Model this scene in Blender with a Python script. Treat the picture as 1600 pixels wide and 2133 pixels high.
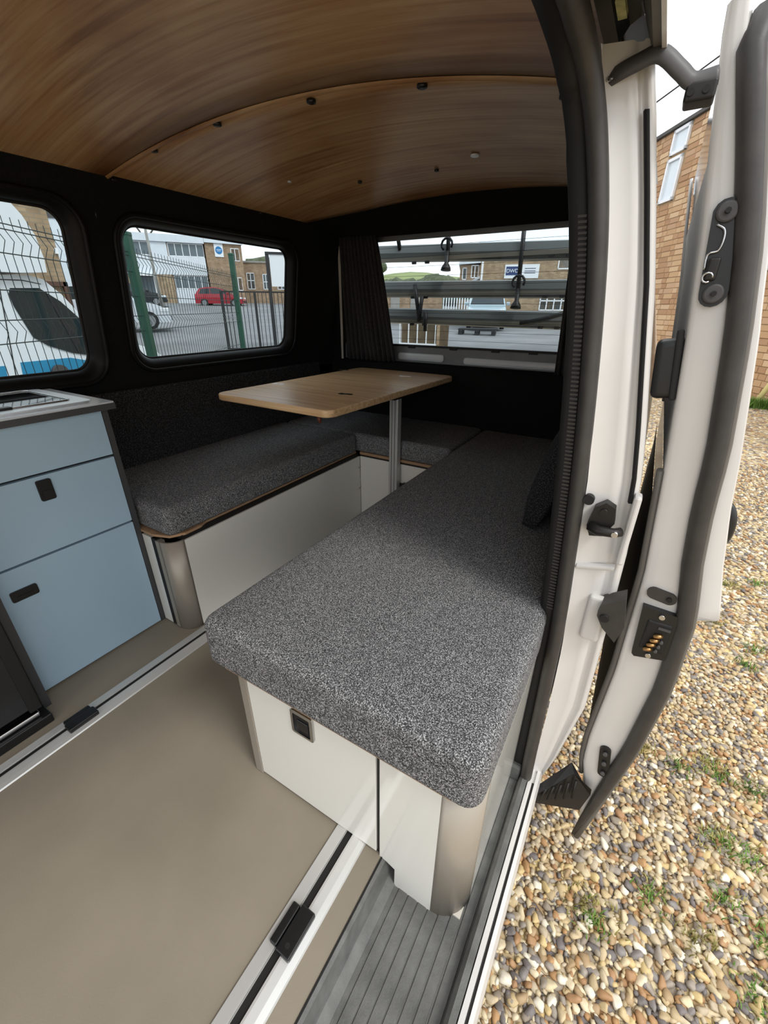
import bpy, bmesh, math, random
import numpy as np
from mathutils import Matrix, Vector

for o in list(bpy.data.objects):
    bpy.data.objects.remove(o)
S = bpy.context.scene
C = S.collection

# ------------------------------------------------------------------ camera, sky, sun, exposure
YAW, PITCH, ROLL = math.radians(30.968), math.radians(25.925), math.radians(0.295)
fwd = Vector((-math.sin(YAW)*math.cos(PITCH), math.cos(YAW)*math.cos(PITCH), -math.sin(PITCH)))
rgt = Vector((math.cos(YAW), math.sin(YAW), 0)); upv = rgt.cross(fwd)
r2 = math.cos(ROLL)*rgt + math.sin(ROLL)*upv
u2 = -math.sin(ROLL)*rgt + math.cos(ROLL)*upv
cd = bpy.data.cameras.new('camera'); cam = bpy.data.objects.new('camera', cd); C.objects.link(cam)
cam.matrix_world = Matrix(((r2.x, u2.x, -fwd.x, 0), (r2.y, u2.y, -fwd.y, 0), (r2.z, u2.z, -fwd.z, 1.0), (0, 0, 0, 1)))
cd.sensor_fit = 'HORIZONTAL'; cd.sensor_width = 36; cd.lens = 874.72/1600*36; cd.clip_start = 0.01; cd.clip_end = 600
S.camera = cam

W = bpy.data.worlds.new('overcast_sky'); S.world = W; W.use_nodes = True
wt = W.node_tree; wt.nodes.clear()
wo = wt.nodes.new('ShaderNodeOutputWorld'); bg = wt.nodes.new('ShaderNodeBackground')
tc = wt.nodes.new('ShaderNodeTexCoord'); mp = wt.nodes.new('ShaderNodeMapping'); mp.inputs['Scale'].default_value = (1, 1, 2.5)
nz = wt.nodes.new('ShaderNodeTexNoise'); nz.inputs['Scale'].default_value = 2.2; nz.inputs['Detail'].default_value = 5
rp = wt.nodes.new('ShaderNodeValToRGB')
rp.color_ramp.elements[0].position = .3; rp.color_ramp.elements[0].color = (.80, .86, .93, 1)
rp.color_ramp.elements[1].position = .7; rp.color_ramp.elements[1].color = (1.0, 1.0, 1.0, 1)
wt.links.new(tc.outputs['Generated'], mp.inputs[0]); wt.links.new(mp.outputs[0], nz.inputs['Vector'])
wt.links.new(nz.outputs['Fac'], rp.inputs[0]); wt.links.new(rp.outputs[0], bg.inputs['Color'])
bg.inputs['Strength'].default_value = 1.28
wt.links.new(bg.outputs[0], wo.inputs['Surface'])

sl = bpy.data.lights.new('sun', 'SUN'); sl.energy = 1.25; sl.angle = math.radians(18); sl.color = (1, .97, .92)
sun = bpy.data.objects.new('sun', sl); C.objects.link(sun)
sun.rotation_euler = (math.radians(38), 0, math.radians(75)); sun.location = (3, -3, 6)

S.view_settings.view_transform = 'Standard'; S.view_settings.look = 'None'
S.view_settings.exposure = 0.55; S.view_settings.gamma = 1; S.view_settings.use_curve_mapping = False

# ------------------------------------------------------------------ helpers
R = random.Random(7)
def lin(c):
    return tuple(((v/255/12.92) if v/255 <= .04045 else ((v/255+.055)/1.055)**2.4) for v in c)
MATS = {}
def pbsdf(m):
    return next(n for n in m.node_tree.nodes if n.type == 'BSDF_PRINCIPLED')
def mat(name, rgb, rough=.5, metal=0, spec=.5, var=0, scale=20, bump=0, bscale=200, stretch=(1, 1, 1), coat=0):
    if name in MATS: return MATS[name]
    m = bpy.data.materials.new(name); m.use_nodes = True; nt = m.node_tree; b = pbsdf(m)
    c = lin(rgb); b.inputs['Base Color'].default_value = (*c, 1); b.inputs['Roughness'].default_value = rough
    b.inputs['Metallic'].default_value = metal; b.inputs['Specular IOR Level'].default_value = spec
    if coat: b.inputs['Coat Weight'].default_value = coat; b.inputs['Coat Roughness'].default_value = .08
    t = nt.nodes.new('ShaderNodeTexCoord'); mpn = nt.nodes.new('ShaderNodeMapping'); mpn.inputs['Scale'].default_value = stretch
    nt.links.new(t.outputs['Object'], mpn.inputs[0])
    if var:
        n = nt.nodes.new('ShaderNodeTexNoise'); n.inputs['Scale'].default_value = scale; n.inputs['Detail'].default_value = 4
        r = nt.nodes.new('ShaderNodeValToRGB'); r.color_ramp.elements[0].position = .32; r.color_ramp.elements[1].position = .68
        r.color_ramp.elements[0].color = (*[max(0, v*(1-var)) for v in c], 1); r.color_ramp.elements[1].color = (*[min(1, v*(1+var)) for v in c], 1)
        nt.links.new(mpn.outputs[0], n.inputs['Vector']); nt.links.new(n.outputs['Fac'], r.inputs[0]); nt.links.new(r.outputs[0], b.inputs['Base Color'])
    if bump:
        n2 = nt.nodes.new('ShaderNodeTexNoise'); n2.inputs['Scale'].default_value = bscale; n2.inputs['Detail'].default_value = 2
        bp = nt.nodes.new('ShaderNodeBump'); bp.inputs['Strength'].default_value = bump; bp.inputs['Distance'].default_value = .002
        nt.links.new(mpn.outputs[0], n2.inputs['Vector']); nt.links.new(n2.outputs['Fac'], bp.inputs['Height']); nt.links.new(bp.outputs[0], b.inputs['Normal'])
    MATS[name] = m
    return m
def ramp(nt, fac, stops):
    r = nt.nodes.new('ShaderNodeValToRGB'); e = r.color_ramp.elements
    while len(e) < len(stops): e.new(.5)
    for k, (p, c) in enumerate(stops): e[k].position = p; e[k].color = (*c, 1)
    nt.links.new(fac, r.inputs[0]); return r
def emit(name, rgb, s):
    m = mat(name, rgb); b = pbsdf(m); b.inputs['Emission Color'].default_value = (*lin(rgb), 1); b.inputs['Emission Strength'].default_value = s; return m
def glass(name, tint, refl=.05, rough=0.0):
    m = bpy.data.materials.new(name); m.use_nodes = True; nt = m.node_tree; nt.nodes.clear()
    out = nt.nodes.new('ShaderNodeOutputMaterial'); tr = nt.nodes.new('ShaderNodeBsdfTransparent'); gl = nt.nodes.new('ShaderNodeBsdfGlossy')
    tr.inputs[0].default_value = (*tint, 1); gl.inputs['Roughness'].default_value = rough; gl.inputs[0].default_value = (1, 1, 1, 1)
    fr = nt.nodes.new('ShaderNodeFresnel'); fr.inputs['IOR'].default_value = 1.25 if refl < .1 else 1.5
    mx = nt.nodes.new('ShaderNodeMixShader')
    nt.links.new(fr.outputs[0], mx.inputs[0]); nt.links.new(tr.outputs[0], mx.inputs[1]); nt.links.new(gl.outputs[0], mx.inputs[2]); nt.links.new(mx.outputs[0], out.inputs[0])
    MATS[name] = m; return m

INV = {}
def tag(o, label=None, cat=None, group=None, kind=None):
    if label: o['label'] = label
    if cat: o['category'] = cat
    if group: o['group'] = group
    if kind: o['kind'] = kind
    return o
def thing(name, label, cat, loc=(0, 0, 0), rotz=0, group=None, kind=None):
    o = bpy.data.objects.new(name, None); C.objects.link(o); o.location = loc; o.rotation_euler = (0, 0, rotz); o.empty_display_size = .1
    INV[o.name] = (Matrix.Translation(loc) @ Matrix.Rotation(rotz, 4, 'Z')).inverted()
    return tag(o, label, cat, group, kind)
def inv_of(p):
    while p is not None:
        if p.name in INV: return INV[p.name]
        p = p.parent
    return Matrix()

class MB:
    """collects shapes; coordinates are local to the thing when local=True, else world"""
    def __init__(s): s.v = []; s.f = []; s.sm = []
    def add(s, vs, fs, smooth=False):
        n = len(s.v); s.v += [tuple(v) for v in vs]; s.f += [tuple(i+n for i in f) for f in fs]; s.sm += [smooth]*len(fs); return s
    def bm(s, bm, smooth=False):
        bm.verts.index_update()
        s.add([v.co[:] for v in bm.verts], [[v.index for v in f.verts] for f in bm.faces], smooth); bm.free(); return s
    def box(s, x0, x1, y0, y1, z0, z1, r=0, seg=2, M=None):
        bm = bmesh.new(); bmesh.ops.create_cube(bm, size=1)
        for v in bm.verts: v.co = ((x0+x1)/2+v.co.x*(x1-x0), (y0+y1)/2+v.co.y*(y1-y0), (z0+z1)/2+v.co.z*(z1-z0))
        if r: bmesh.ops.bevel(bm, geom=bm.edges[:], offset=r, segments=seg, affect='EDGES', profile=.5)
        if M is not None: bmesh.ops.transform(bm, matrix=M, verts=bm.verts)
        return s.bm(bm, False)
    def prism(s, pts, axis, a, b, smooth=False):
        """pts 2-D polygon in the other two axes (in xyz order), extruded along axis from a to b"""
        def mk(p, t):
            return {'x': (t, p[0], p[1]), 'y': (p[0], t, p[1]), 'z': (p[0], p[1], t)}[axis]
        n = len(pts); vs = [mk(p, a) for p in pts]+[mk(p, b) for p in pts]
        fs = [tuple(range(n))[::-1], tuple(range(n, 2*n))]
        s.add(vs, fs); s.add(vs, [(i, (i+1) % n, n+(i+1) % n, n+i) for i in range(n)], smooth); return s
    def tube(s, path, r, n=10, caps=True, smooth=True, ry=None, up=None):
        P = [Vector(p) for p in path]; rr = r if isinstance(r, (list, tuple)) else [r]*len(P)
        vs = []; prev = None
        for i, p in enumerate(P):
            t = (P[min(i+1, len(P)-1)]-P[max(i-1, 0)]).normalized()
            if up is not None: a = Vector(up) - t*t.dot(Vector(up)); a.normalize()
            elif prev is None:
                a = Vector((0, 0, 1)) if abs(t.z) < .9 else Vector((1, 0, 0)); a = (a-t*t.dot(a)).normalized()
            else: a = (prev-t*t.dot(prev)).normalized()
            prev = a; b = t.cross(a)
            for k in range(n):
                an = 2*math.pi*k/n
                vs.append(p+a*math.cos(an)*rr[i]+b*math.sin(an)*((ry[i] if isinstance(ry, list) else ry) if ry else rr[i]))
        fs = [(i*n+k, i*n+(k+1) % n, (i+1)*n+(k+1) % n, (i+1)*n+k) for i in range(len(P)-1) for k in range(n)]
        s.add(vs, fs, smooth)
        if caps: s.add(vs, [tuple(range(n))[::-1], tuple(range((len(P)-1)*n, len(P)*n))])
        return s
    def cyl(s, p0, p1, r0, r1=None, n=16, smooth=True):
        return s.tube([p0, p1], [r0, r0 if r1 is None else r1], n, True, smooth)
    def grid(s, rows, smooth=True, closed=False):
        n = len(rows[0]); vs = [v for r in rows for v in r]; m = n if closed else n-1
        return s.add(vs, [(i*n+k, i*n+(k+1) % n, (i+1)*n+(k+1) % n, (i+1)*n+k) for i in range(len(rows)-1) for k in range(m)], smooth)
    def sphere(s, c, r, sub=2, sc=(1, 1, 1)):
        bm = bmesh.new(); bmesh.ops.create_icosphere(bm, subdivisions=sub, radius=r)
        for v in bm.verts: v.co = (c[0]+v.co.x*sc[0], c[1]+v.co.y*sc[1], c[2]+v.co.z*sc[2])
        return s.bm(bm, True)
    def build(s, name, m, parent=None, local=False, wn=False, loc=None):
        me = bpy.data.meshes.new(name)
        vs = s.v
        if parent is not None and not local:
            I = inv_of(parent); vs = [tuple(I @ Vector(v)) for v in vs]
        if loc is not None: vs = [(v[0]-loc[0], v[1]-loc[1], v[2]-loc[2]) for v in vs]
        me.from_pydata(vs, [], s.f); me.polygons.foreach_set('use_smooth', s.sm)
        bm = bmesh.new(); bm.from_mesh(me); bmesh.ops.remove_doubles(bm, verts=bm.verts, dist=1e-6); bmesh.ops.recalc_face_normals(bm, faces=bm.faces); bm.to_mesh(me); bm.free()
        me.materials.append(m if not isinstance(m, str) else MATS[m])
        o = bpy.data.objects.new(name, me); C.objects.link(o)
        if parent is not None: o.parent = parent
        if loc is not None: o.location = loc
        if wn:
            me.polygons.foreach_set('use_smooth', [True]*len(me.polygons)); w = o.modifiers.new('wn', 'WEIGHTED_NORMAL'); w.weight = 80
        return o
def box(name, m, parent, x0, x1, y0, y1, z0, z1, r=0, seg=2, local=False, wn=None):
    return MB().box(x0, x1, y0, y1, z0, z1, r, seg).build(name, m, parent, local, wn=(r > 0) if wn is None else wn)
def interp(z, tab):
    if z <= tab[0][0]: return tab[0][1]
    for (a, va), (b, vb) in zip(tab, tab[1:]):
        if z <= b: t = (z-a)/(b-a); return va+(vb-va)*t
    return tab[-1][1]
def spline(pts, n=8):
    P = [Vector(p) for p in pts]; out = []
    for i in range(len(P)-1):
        p0 = P[max(i-1, 0)]; p1 = P[i]; p2 = P[i+1]; p3 = P[min(i+2, len(P)-1)]
        for k in range(n):
            t = k/n; out.append(.5*((2*p1)+(p2-p0)*t+(2*p0-5*p1+4*p2-p3)*t*t+(3*p1-p0-3*p2+p3)*t**3))
    return out+[P[-1]]
def rrect(u0, u1, v0, v1, r, n=6):
    out = []
    for cx, cy, a0 in ((u1-r, v1-r, 0), (u0+r, v1-r, 90), (u0+r, v0+r, 180), (u1-r, v0+r, 270)):
        for k in range(n+1):
            a = math.radians(a0+90*k/n); out.append((cx+r*math.cos(a), cy+r*math.sin(a)))
    return out
def copy_tree(o, parent=None):
    c = o.copy(); C.objects.link(c); c.parent = parent
    for ch in [x for x in o.children]: copy_tree(ch, c)
    return c

# ------------------------------------------------------------------ materials
def m_fabric(name, dark, mid, light, sc=330):
    m = mat(name, (60, 60, 62), .95, spec=.15); nt = m.node_tree; b = pbsdf(m)
    t = nt.nodes.new('ShaderNodeTexCoord')
    n = nt.nodes.new('ShaderNodeTexNoise'); n.inputs['Scale'].default_value = sc; n.inputs['Detail'].default_value = 3
    nt.links.new(t.outputs['Object'], n.inputs['Vector'])
    r = ramp(nt, n.outputs['Fac'], [(.36, lin(dark)), (.52, lin(mid)), (.68, lin(light))]); nt.links.new(r.outputs[0], b.inputs['Base Color'])
    bp = nt.nodes.new('ShaderNodeBump'); bp.inputs['Strength'].default_value = .6; bp.inputs['Distance'].default_value = .002
    nt.links.new(n.outputs['Fac'], bp.inputs['Height']); nt.links.new(bp.outputs[0], b.inputs['Normal']); return m
m_fabric('tweed', (35, 35, 36), (100, 100, 101), (194, 194, 194), 520)
m_fabric('backrest_cloth', (20, 20, 21), (44, 44, 45), (84, 84, 86), 300)
mat('lining', (22, 22, 22), .95, spec=.2, var=.4, scale=300, bump=.5, bscale=500)
mat('black_rubber', (54, 51, 48), .5, spec=.45, var=.15, scale=30, bump=.2, bscale=60)
mat('dark_rubber', (24, 23, 22), .6, spec=.4)
mat('black_plastic', (20, 20, 21), .38, spec=.5)
mat('grey_plastic', (70, 68, 68), .5)
mat('frame_plastic', (12, 12, 13), .5, spec=.25)
mat('white_paint', (203, 200, 196), .3, spec=.5, var=.03, scale=6, coat=.4)
mat('dirty_white', (196, 190, 178), .5, var=.12, scale=12)
mat('white_board', (230, 228, 220), .09, spec=.6, coat=.3)
mat('blue_board', (164, 190, 208), .36, spec=.4)
mat('charcoal_edge', (62, 62, 64), .5)
mat('worktop', (196, 203, 209), .18, var=.06, scale=60)
mat('alu', (206, 206, 203), .36, metal=.45, spec=.5)
mat('alu_matt', (160, 152, 140), .42, metal=.35)
mat('steel', (190, 190, 190), .2, metal=1)
mat('reflection_white', (250, 250, 250), .35)  # plain white; window reflection on two table fittings put into the colour
mat('dark_metal', (46, 44, 42), .45, metal=.6)
mat('brass', (176, 138, 92), .35, metal=1)
mat('ply_edge', (166, 132, 100), .6, var=.25, scale=40, stretch=(1, 1, 30))
mat('vinyl', (136, 127, 112), .5, spec=.35, var=.09, scale=4, bump=.15, bscale=350)
mat('step_rubber', (98, 98, 95), .6, spec=.35, var=.25, scale=25, bump=.3, bscale=300)
mat('seal_grey', (92, 88, 82), .55)
mat('grey_trim', (214, 214, 212), .6)
mat('tailgate_grey', (120, 122, 124), .5, var=.1, scale=10)
mat('red_brown', (90, 40, 20), .5)
glass('privacy_glass', (.66, .73, .75))
glass('lid_glass', (.05, .055, .06), refl=.2)
mat('dark_glass', (36, 48, 52), .06, spec=.7)

def m_ply():
    m = mat('ceiling_ply', (130, 92, 56), .36, spec=.35); nt = m.node_tree; b = pbsdf(m)
    t = nt.nodes.new('ShaderNodeTexCoord'); mp1 = nt.nodes.new('ShaderNodeMapping'); mp1.inputs['Scale'].default_value = (1.1, 34, 3)
    n1 = nt.nodes.new('ShaderNodeTexNoise'); n1.inputs['Scale'].default_value = 1.6; n1.inputs['Detail'].default_value = 7; n1.inputs['Roughness'].default_value = .62; n1.inputs['Distortion'].default_value = .4
    nt.links.new(t.outputs['Object'], mp1.inputs[0]); nt.links.new(mp1.outputs[0], n1.inputs['Vector'])
    r1 = ramp(nt, n1.outputs['Fac'], [(.25, lin((134, 94, 58))), (.45, lin((176, 138, 100))), (.6, lin((190, 156, 118))), (.8, lin((206, 176, 140)))])
    mp2 = nt.nodes.new('ShaderNodeMapping'); mp2.inputs['Scale'].default_value = (1.1, 2.2, 1)
    n2 = nt.nodes.new('ShaderNodeTexNoise'); n2.inputs['Scale'].default_value = 1.7; n2.inputs['Detail'].default_value = 5
    nt.links.new(t.outputs['Object'], mp2.inputs[0]); nt.links.new(mp2.outputs[0], n2.inputs['Vector'])
    r2_ = ramp(nt, n2.outputs['Fac'], [(.34, (.70, .54, .40)), (.50, (1, 1, 1)), (.75, (1.08, 1.08, 1.06))])
    mx = nt.nodes.new('ShaderNodeMix'); mx.data_type = 'RGBA'; mx.blend_type = 'MULTIPLY'; mx.inputs[0].default_value = 1
    nt.links.new(r1.outputs[0], mx.inputs[6]); nt.links.new(r2_.outputs[0], mx.inputs[7]); nt.links.new(mx.outputs[2], b.inputs['Base Color'])
    bp = nt.nodes.new('ShaderNodeBump'); bp.inputs['Strength'].default_value = .15; bp.inputs['Distance'].default_value = .002
    nt.links.new(n1.outputs['Fac'], bp.inputs['Height']); nt.links.new(bp.outputs[0], b.inputs['Normal'])
m_ply()
def m_bamboo():
    m = mat('bamboo', (196, 160, 110), .38, spec=.45); nt = m.node_tree; b = pbsdf(m)
    t = nt.nodes.new('ShaderNodeTexCoord'); mp1 = nt.nodes.new('ShaderNodeMapping'); mp1.inputs['Scale'].default_value = (3, 75, 75)
    n1 = nt.nodes.new('ShaderNodeTexNoise'); n1.inputs['Scale'].default_value = 1; n1.inputs['Detail'].default_value = 3
    nt.links.new(t.outputs['Object'], mp1.inputs[0]); nt.links.new(mp1.outputs[0], n1.inputs['Vector'])
    r1 = ramp(nt, n1.outputs['Fac'], [(.3, lin((196, 154, 108))), (.55, lin((222, 186, 142))), (.75, lin((234, 202, 162)))]); nt.links.new(r1.outputs[0], b.inputs['Base Color'])
m_bamboo()
def m_cells(name, cols, scale, rough=.8, dark=(60, 52, 42), gap=.06):
    m = mat(name, (150, 130, 100), rough, spec=.25); nt = m.node_tree; b = pbsdf(m)
    t = nt.nodes.new('ShaderNodeNewGeometry')
    v = nt.nodes.new('ShaderNodeTexVoronoi'); v.inputs['Scale'].default_value = scale; v.feature = 'F1'
    w = nt.nodes.new('ShaderNodeTexVoronoi'); w.inputs['Scale'].default_value = scale; w.feature = 'DISTANCE_TO_EDGE'
    nt.links.new(t.outputs['Position'], v.inputs['Vector']); nt.links.new(t.outputs['Position'], w.inputs['Vector'])
    sp = nt.nodes.new('ShaderNodeSeparateColor'); nt.links.new(v.outputs['Color'], sp.inputs[0])
    k = len(cols); r = ramp(nt, sp.outputs[0], [(i/k, lin(c)) for i, c in enumerate(cols)]); r.color_ramp.interpolation = 'CONSTANT'
    e = ramp(nt, w.outputs['Distance'], [(0, (.3, .27, .22)), (gap, (1, 1, 1))])
    mx = nt.nodes.new('ShaderNodeMix'); mx.data_type = 'RGBA'; mx.blend_type = 'MULTIPLY'; mx.inputs[0].default_value = 1
    nt.links.new(r.outputs[0], mx.inputs[6]); nt.links.new(e.outputs[0], mx.inputs[7]); nt.links.new(mx.outputs[2], b.inputs['Base Color'])
    bp = nt.nodes.new('ShaderNodeBump'); bp.inputs['Strength'].default_value = .7; bp.inputs['Distance'].default_value = .01
    nt.links.new(w.outputs['Distance'], bp.inputs['Height']); nt.links.new(bp.outputs[0], b.inputs['Normal']); return m
PEB = [(204, 184, 148), (184, 164, 128), (158, 148, 136), (222, 206, 174), (198, 176, 134), (136, 130, 126), (212, 196, 160), (174, 148, 112), (232, 224, 204), (182, 142, 98), (196, 180, 150), (150, 138, 122), (210, 186, 134), (120, 113, 110), (190, 174, 148), (172, 134, 96)]
_OLD = [(206, 188, 156), (186, 164, 130), (150, 142, 136), (226, 214, 190), (198, 176, 128), (128, 124, 126), (214, 200, 172), (168, 138, 108), (236, 230, 220), (176, 128, 84), (192, 178, 158), (146, 132, 118), (212, 184, 120), (112, 106, 108), (186, 172, 156), (156, 96, 66)]
m_cells('gravel_ground', PEB, 34)
def m_pebble():
    m = mat('pebble', (190, 170, 140), .55, spec=.35); nt = m.node_tree; b = pbsdf(m)
    g = nt.nodes.new('ShaderNodeNewGeometry'); oi = nt.nodes.new('ShaderNodeObjectInfo')
    ad = nt.nodes.new('ShaderNodeMath'); ad.operation = 'ADD'; fr = nt.nodes.new('ShaderNodeMath'); fr.operation = 'FRACT'
    nt.links.new(g.outputs['Random Per Island'], ad.inputs[0]); nt.links.new(oi.outputs['Random'], ad.inputs[1]); nt.links.new(ad.outputs[0], fr.inputs[0])
    k = len(PEB); r = ramp(nt, fr.outputs[0], [(i/k, lin(c)) for i, c in enumerate(PEB)]); r.color_ramp.interpolation = 'CONSTANT'
    n = nt.nodes.new('ShaderNodeTexNoise'); n.inputs['Scale'].default_value = 60; n.inputs['Detail'].default_value = 4
    nt.links.new(g.outputs['Position'], n.inputs['Vector'])
    e = ramp(nt, n.outputs['Fac'], [(.3, (.82, .8, .78)), (.65, (1, 1, 1))])
    mx = nt.nodes.new('ShaderNodeMix'); mx.data_type = 'RGBA'; mx.blend_type = 'MULTIPLY'; mx.inputs[0].default_value = 1
    nt.links.new(r.outputs[0], mx.inputs[6]); nt.links.new(e.outputs[0], mx.inputs[7]); nt.links.new(mx.outputs[2], b.inputs['Base Color'])
m_pebble()
mat('asphalt', (118, 120, 122), .85, var=.18, scale=.6, bump=.3, bscale=40)
def m_brick(name, cols, mortar, sw=.225, sh=.075):
    m = mat(name, cols[0], .85, spec=.2); nt = m.node_tree; b = pbsdf(m)
    t = nt.nodes.new('ShaderNodeTexCoord')
    # local x along the wall, z up
    sp = nt.nodes.new('ShaderNodeSeparateXYZ'); cb = nt.nodes.new('ShaderNodeCombineXYZ'); a = nt.nodes.new('ShaderNodeMath'); a.operation = 'ADD'
    nt.links.new(t.outputs['Object'], sp.inputs[0]); nt.links.new(sp.outputs[0], a.inputs[0]); nt.links.new(sp.outputs[1], a.inputs[1])
    nt.links.new(a.outputs[0], cb.inputs[0]); nt.links.new(sp.outputs[2], cb.inputs[1])
    br = nt.nodes.new('ShaderNodeTexBrick'); br.inputs['Scale'].default_value = 1; br.inputs['Brick Width'].default_value = sw; br.inputs['Row Height'].default_value = sh
    br.inputs['Mortar Size'].default_value = .008; br.inputs['Color1'].default_value = (*lin(cols[0]), 1); br.inputs['Color2'].default_value = (*lin(cols[1]), 1); br.inputs['Mortar'].default_value = (*lin(mortar), 1)
    nt.links.new(cb.outputs[0], br.inputs['Vector'])
    n = nt.nodes.new('ShaderNodeTexNoise'); n.inputs['Scale'].default_value = 2.5; n.inputs['Detail'].default_value = 6
    nt.links.new(t.outputs['Object'], n.inputs['Vector'])
    e = ramp(nt, n.outputs['Fac'], [(.3, (.75, .74, .72)), (.7, (1.1, 1.1, 1.1))])
    mx = nt.nodes.new('ShaderNodeMix'); mx.data_type = 'RGBA'; mx.blend_type = 'MULTIPLY'; mx.inputs[0].default_value = 1
    nt.links.new(br.outputs['Color'], mx.inputs[6]); nt.links.new(e.outputs[0], mx.inputs[7]); nt.links.new(mx.outputs[2], b.inputs['Base Color'])
m_brick('far_brick', ((150, 122, 98), (172, 146, 118)), (150, 138, 124))
m_brick('tan_brick', ((156, 132, 106), (182, 158, 128)), (150, 138, 120))
def m_one_brick():
    m = mat('orange_brick', (196, 146, 100), .85, spec=.2); nt = m.node_tree; b = pbsdf(m)
    g = nt.nodes.new('ShaderNodeNewGeometry'); oi = nt.nodes.new('ShaderNodeObjectInfo')
    ad = nt.nodes.new('ShaderNodeMath'); ad.operation = 'ADD'; fr = nt.nodes.new('ShaderNodeMath'); fr.operation = 'FRACT'
    nt.links.new(g.outputs['Random Per Island'], ad.inputs[0]); nt.links.new(oi.outputs['Random'], ad.inputs[1]); nt.links.new(ad.outputs[0], fr.inputs[0])
    r = ramp(nt, fr.outputs[0], [(0, lin((172, 134, 102))), (.3, lin((188, 150, 114))), (.6, lin((198, 164, 126))), (.8, lin((214, 184, 148))), (1, lin((178, 140, 110)))])
    nt.links.new(r.outputs[0], b.inputs['Base Color'])
m_one_brick()
mat('mortar', (168, 140, 106), .9, var=.1, scale=20)
mat('upvc', (236, 238, 240), .4)
mat('cladding', (214, 220, 226), .6, var=.04, scale=3)
mat('roof_felt', (82, 80, 78), .85, var=.15, scale=4)
mat('pane_dark', (92, 104, 110), .1, spec=.6)
mat('pane_light', (214, 224, 230), .15, spec=.6)
mat('fence_green', (26, 74, 58), .5)
mat('wire_dark', (52, 62, 60), .5, metal=.3)
mat('rail_black', (36, 36, 38), .5)
mat('car_white', (206, 212, 220), .25, coat=.6)
mat('car_red', (168, 26, 44), .25, coat=.6)
mat('car_black', (40, 44, 48), .25, coat=.6)
mat('van_white', (222, 228, 232), .35, coat=.4)
mat('van_silver', (176, 196, 206), .3, metal=.2, coat=.5)
mat('stripe_blue', (42, 132, 172), .4)
mat('tyre', (28, 28, 29), .8)
mat('hub', (150, 152, 156), .4, metal=.6)
mat('lamp_glass', (220, 224, 228), .2)
mat('sign_blue', (40, 120, 180), .5)
mat('sign_navy', (36, 60, 112), .5)
mat('sign_white', (232, 236, 240), .5)
mat('lettering', (70, 84, 110), .6)
mat('bark', (84, 78, 70), .9)
mat('hill_grass', (128, 138, 84), .95, var=.25, scale=.08)
mat('hedge', (86, 92, 70), .95, var=.3, scale=2)
mat('grass_blade', (96, 130, 52), .8, var=.3, scale=8)
mat('dry_grass', (150, 142, 82), .85, var=.3, scale=8)
mat('pale_timber', (232, 216, 150), .6)
mat('concrete', (148, 146, 140), .85, var=.12, scale=2)
mat('pallet_black', (40, 40, 42), .7)
mat('curtain_cloth', (56, 54, 54), .95, spec=.2, var=.2, scale=120)

# ------------------------------------------------------------------ the van shell (setting)
def st(o, label=None): return tag(o, label, None, None, 'structure')
def xw(z): return interp(z, [(-.1, -1.66), (.45, -1.66), (.82, -1.65), (1.25, -1.58), (1.36, -1.55)])     # offside glass line
def xi(z): return xw(z)+.032                                                                                # offside inner lining
floor = st(box('floor', 'vinyl', None, -1.67, -.237, -1.1, 2.16, -.03, 0), 'beige grey vinyl floor of the van')
box('rear_floor_board', 'vinyl', floor, -.237, -.03, .79, 2.16, -.09, 0)
box('edge_strip', 'dark_rubber', floor, -.2385, -.2355, -1.1, 2.1, -.032, .0015)

# ceiling: two bowed plywood panels meeting at a seam
def cz(x): return 1.43-.085*((x+.85)/.7)**2
def seam_y(x): return .925+(x+1.46)*.083
ceil = thing('ceiling', 'bowed brown plywood ceiling panels above the seats', None, (-.85, .5, 1.43), kind='structure')
xs = [-1.56+i*1.42/40 for i in range(41)]
def ceil_panel(y0, y1, dz):
    m = MB(); rows = []
    for j in range(21):
        t = j/20; rows.append([(x, y0(x)+(y1(x)-y0(x))*t, cz(x)+dz) for x in xs])
    m.grid(rows); m.grid([[(x, y, z+.009) for x, y, z in r] for r in rows])
    m.grid([rows[0], [(x, y, z+.009) for x, y, z in rows[0]]]); m.grid([rows[-1], [(x, y, z+.009) for x, y, z in rows[-1]]])
    return m.build('panel', 'ceiling_ply', ceil)
ceil_panel(lambda x: -1.15, seam_y, -.002)
ceil_panel(lambda x: seam_y(x)+.004, lambda x: 2.04-.24*abs((x+.85)/.7)**2.2, .002)
m = MB(); m.grid([[(x, seam_y(x)-.012, cz(x)-.003) for x in xs], [(x, seam_y(x)-.004, cz(x)-.008) for x in xs], [(x, seam_y(x)+.004, cz(x)-.003) for x in xs]])
m.build('seam_strip', 'ceiling_ply', ceil)
for (x, y) in ((-1.315, .941), (-1.082, .97), (-.807, 1.01), (-.531, 1.028), (-.258, 1.096), (-.782, 1.643), (-1.075, 1.606), (-1.53, .935), (-1.53, 1.21), (-1.52, 1.53)):
    r = .011 if y < 1.15 else .008
    z = cz(x)-.002; b = MB(); b.tube([(x, y, z+.001), (x, y, z-.004), (x, y, z-.006)], [r, r, r*.5], 14)
    b.build('screw_cap', 'black_plastic', ceil)
for (x, y, r) in ((-.60, 1.524, .014), (-1.243, 1.409, .007)):
    z = cz(x)-.001; MB().tube([(x, y, z), (x, y, z-.004), (x, y, z-.005)], [r, r, r*.8], 18).build('ceiling_spot', 'lamp_glass', ceil)
# outer roof skin keeps daylight out
m = MB(); xo = [-1.60+i*1.47/20 for i in range(21)]
m.grid([[(x, y, 1.50-.08*((x+.865)/.735)**4) for x in xo] for y in (-1.15, 0, 1.2, 2.2)]); m.build('roof', 'white_paint', ceil)

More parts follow.
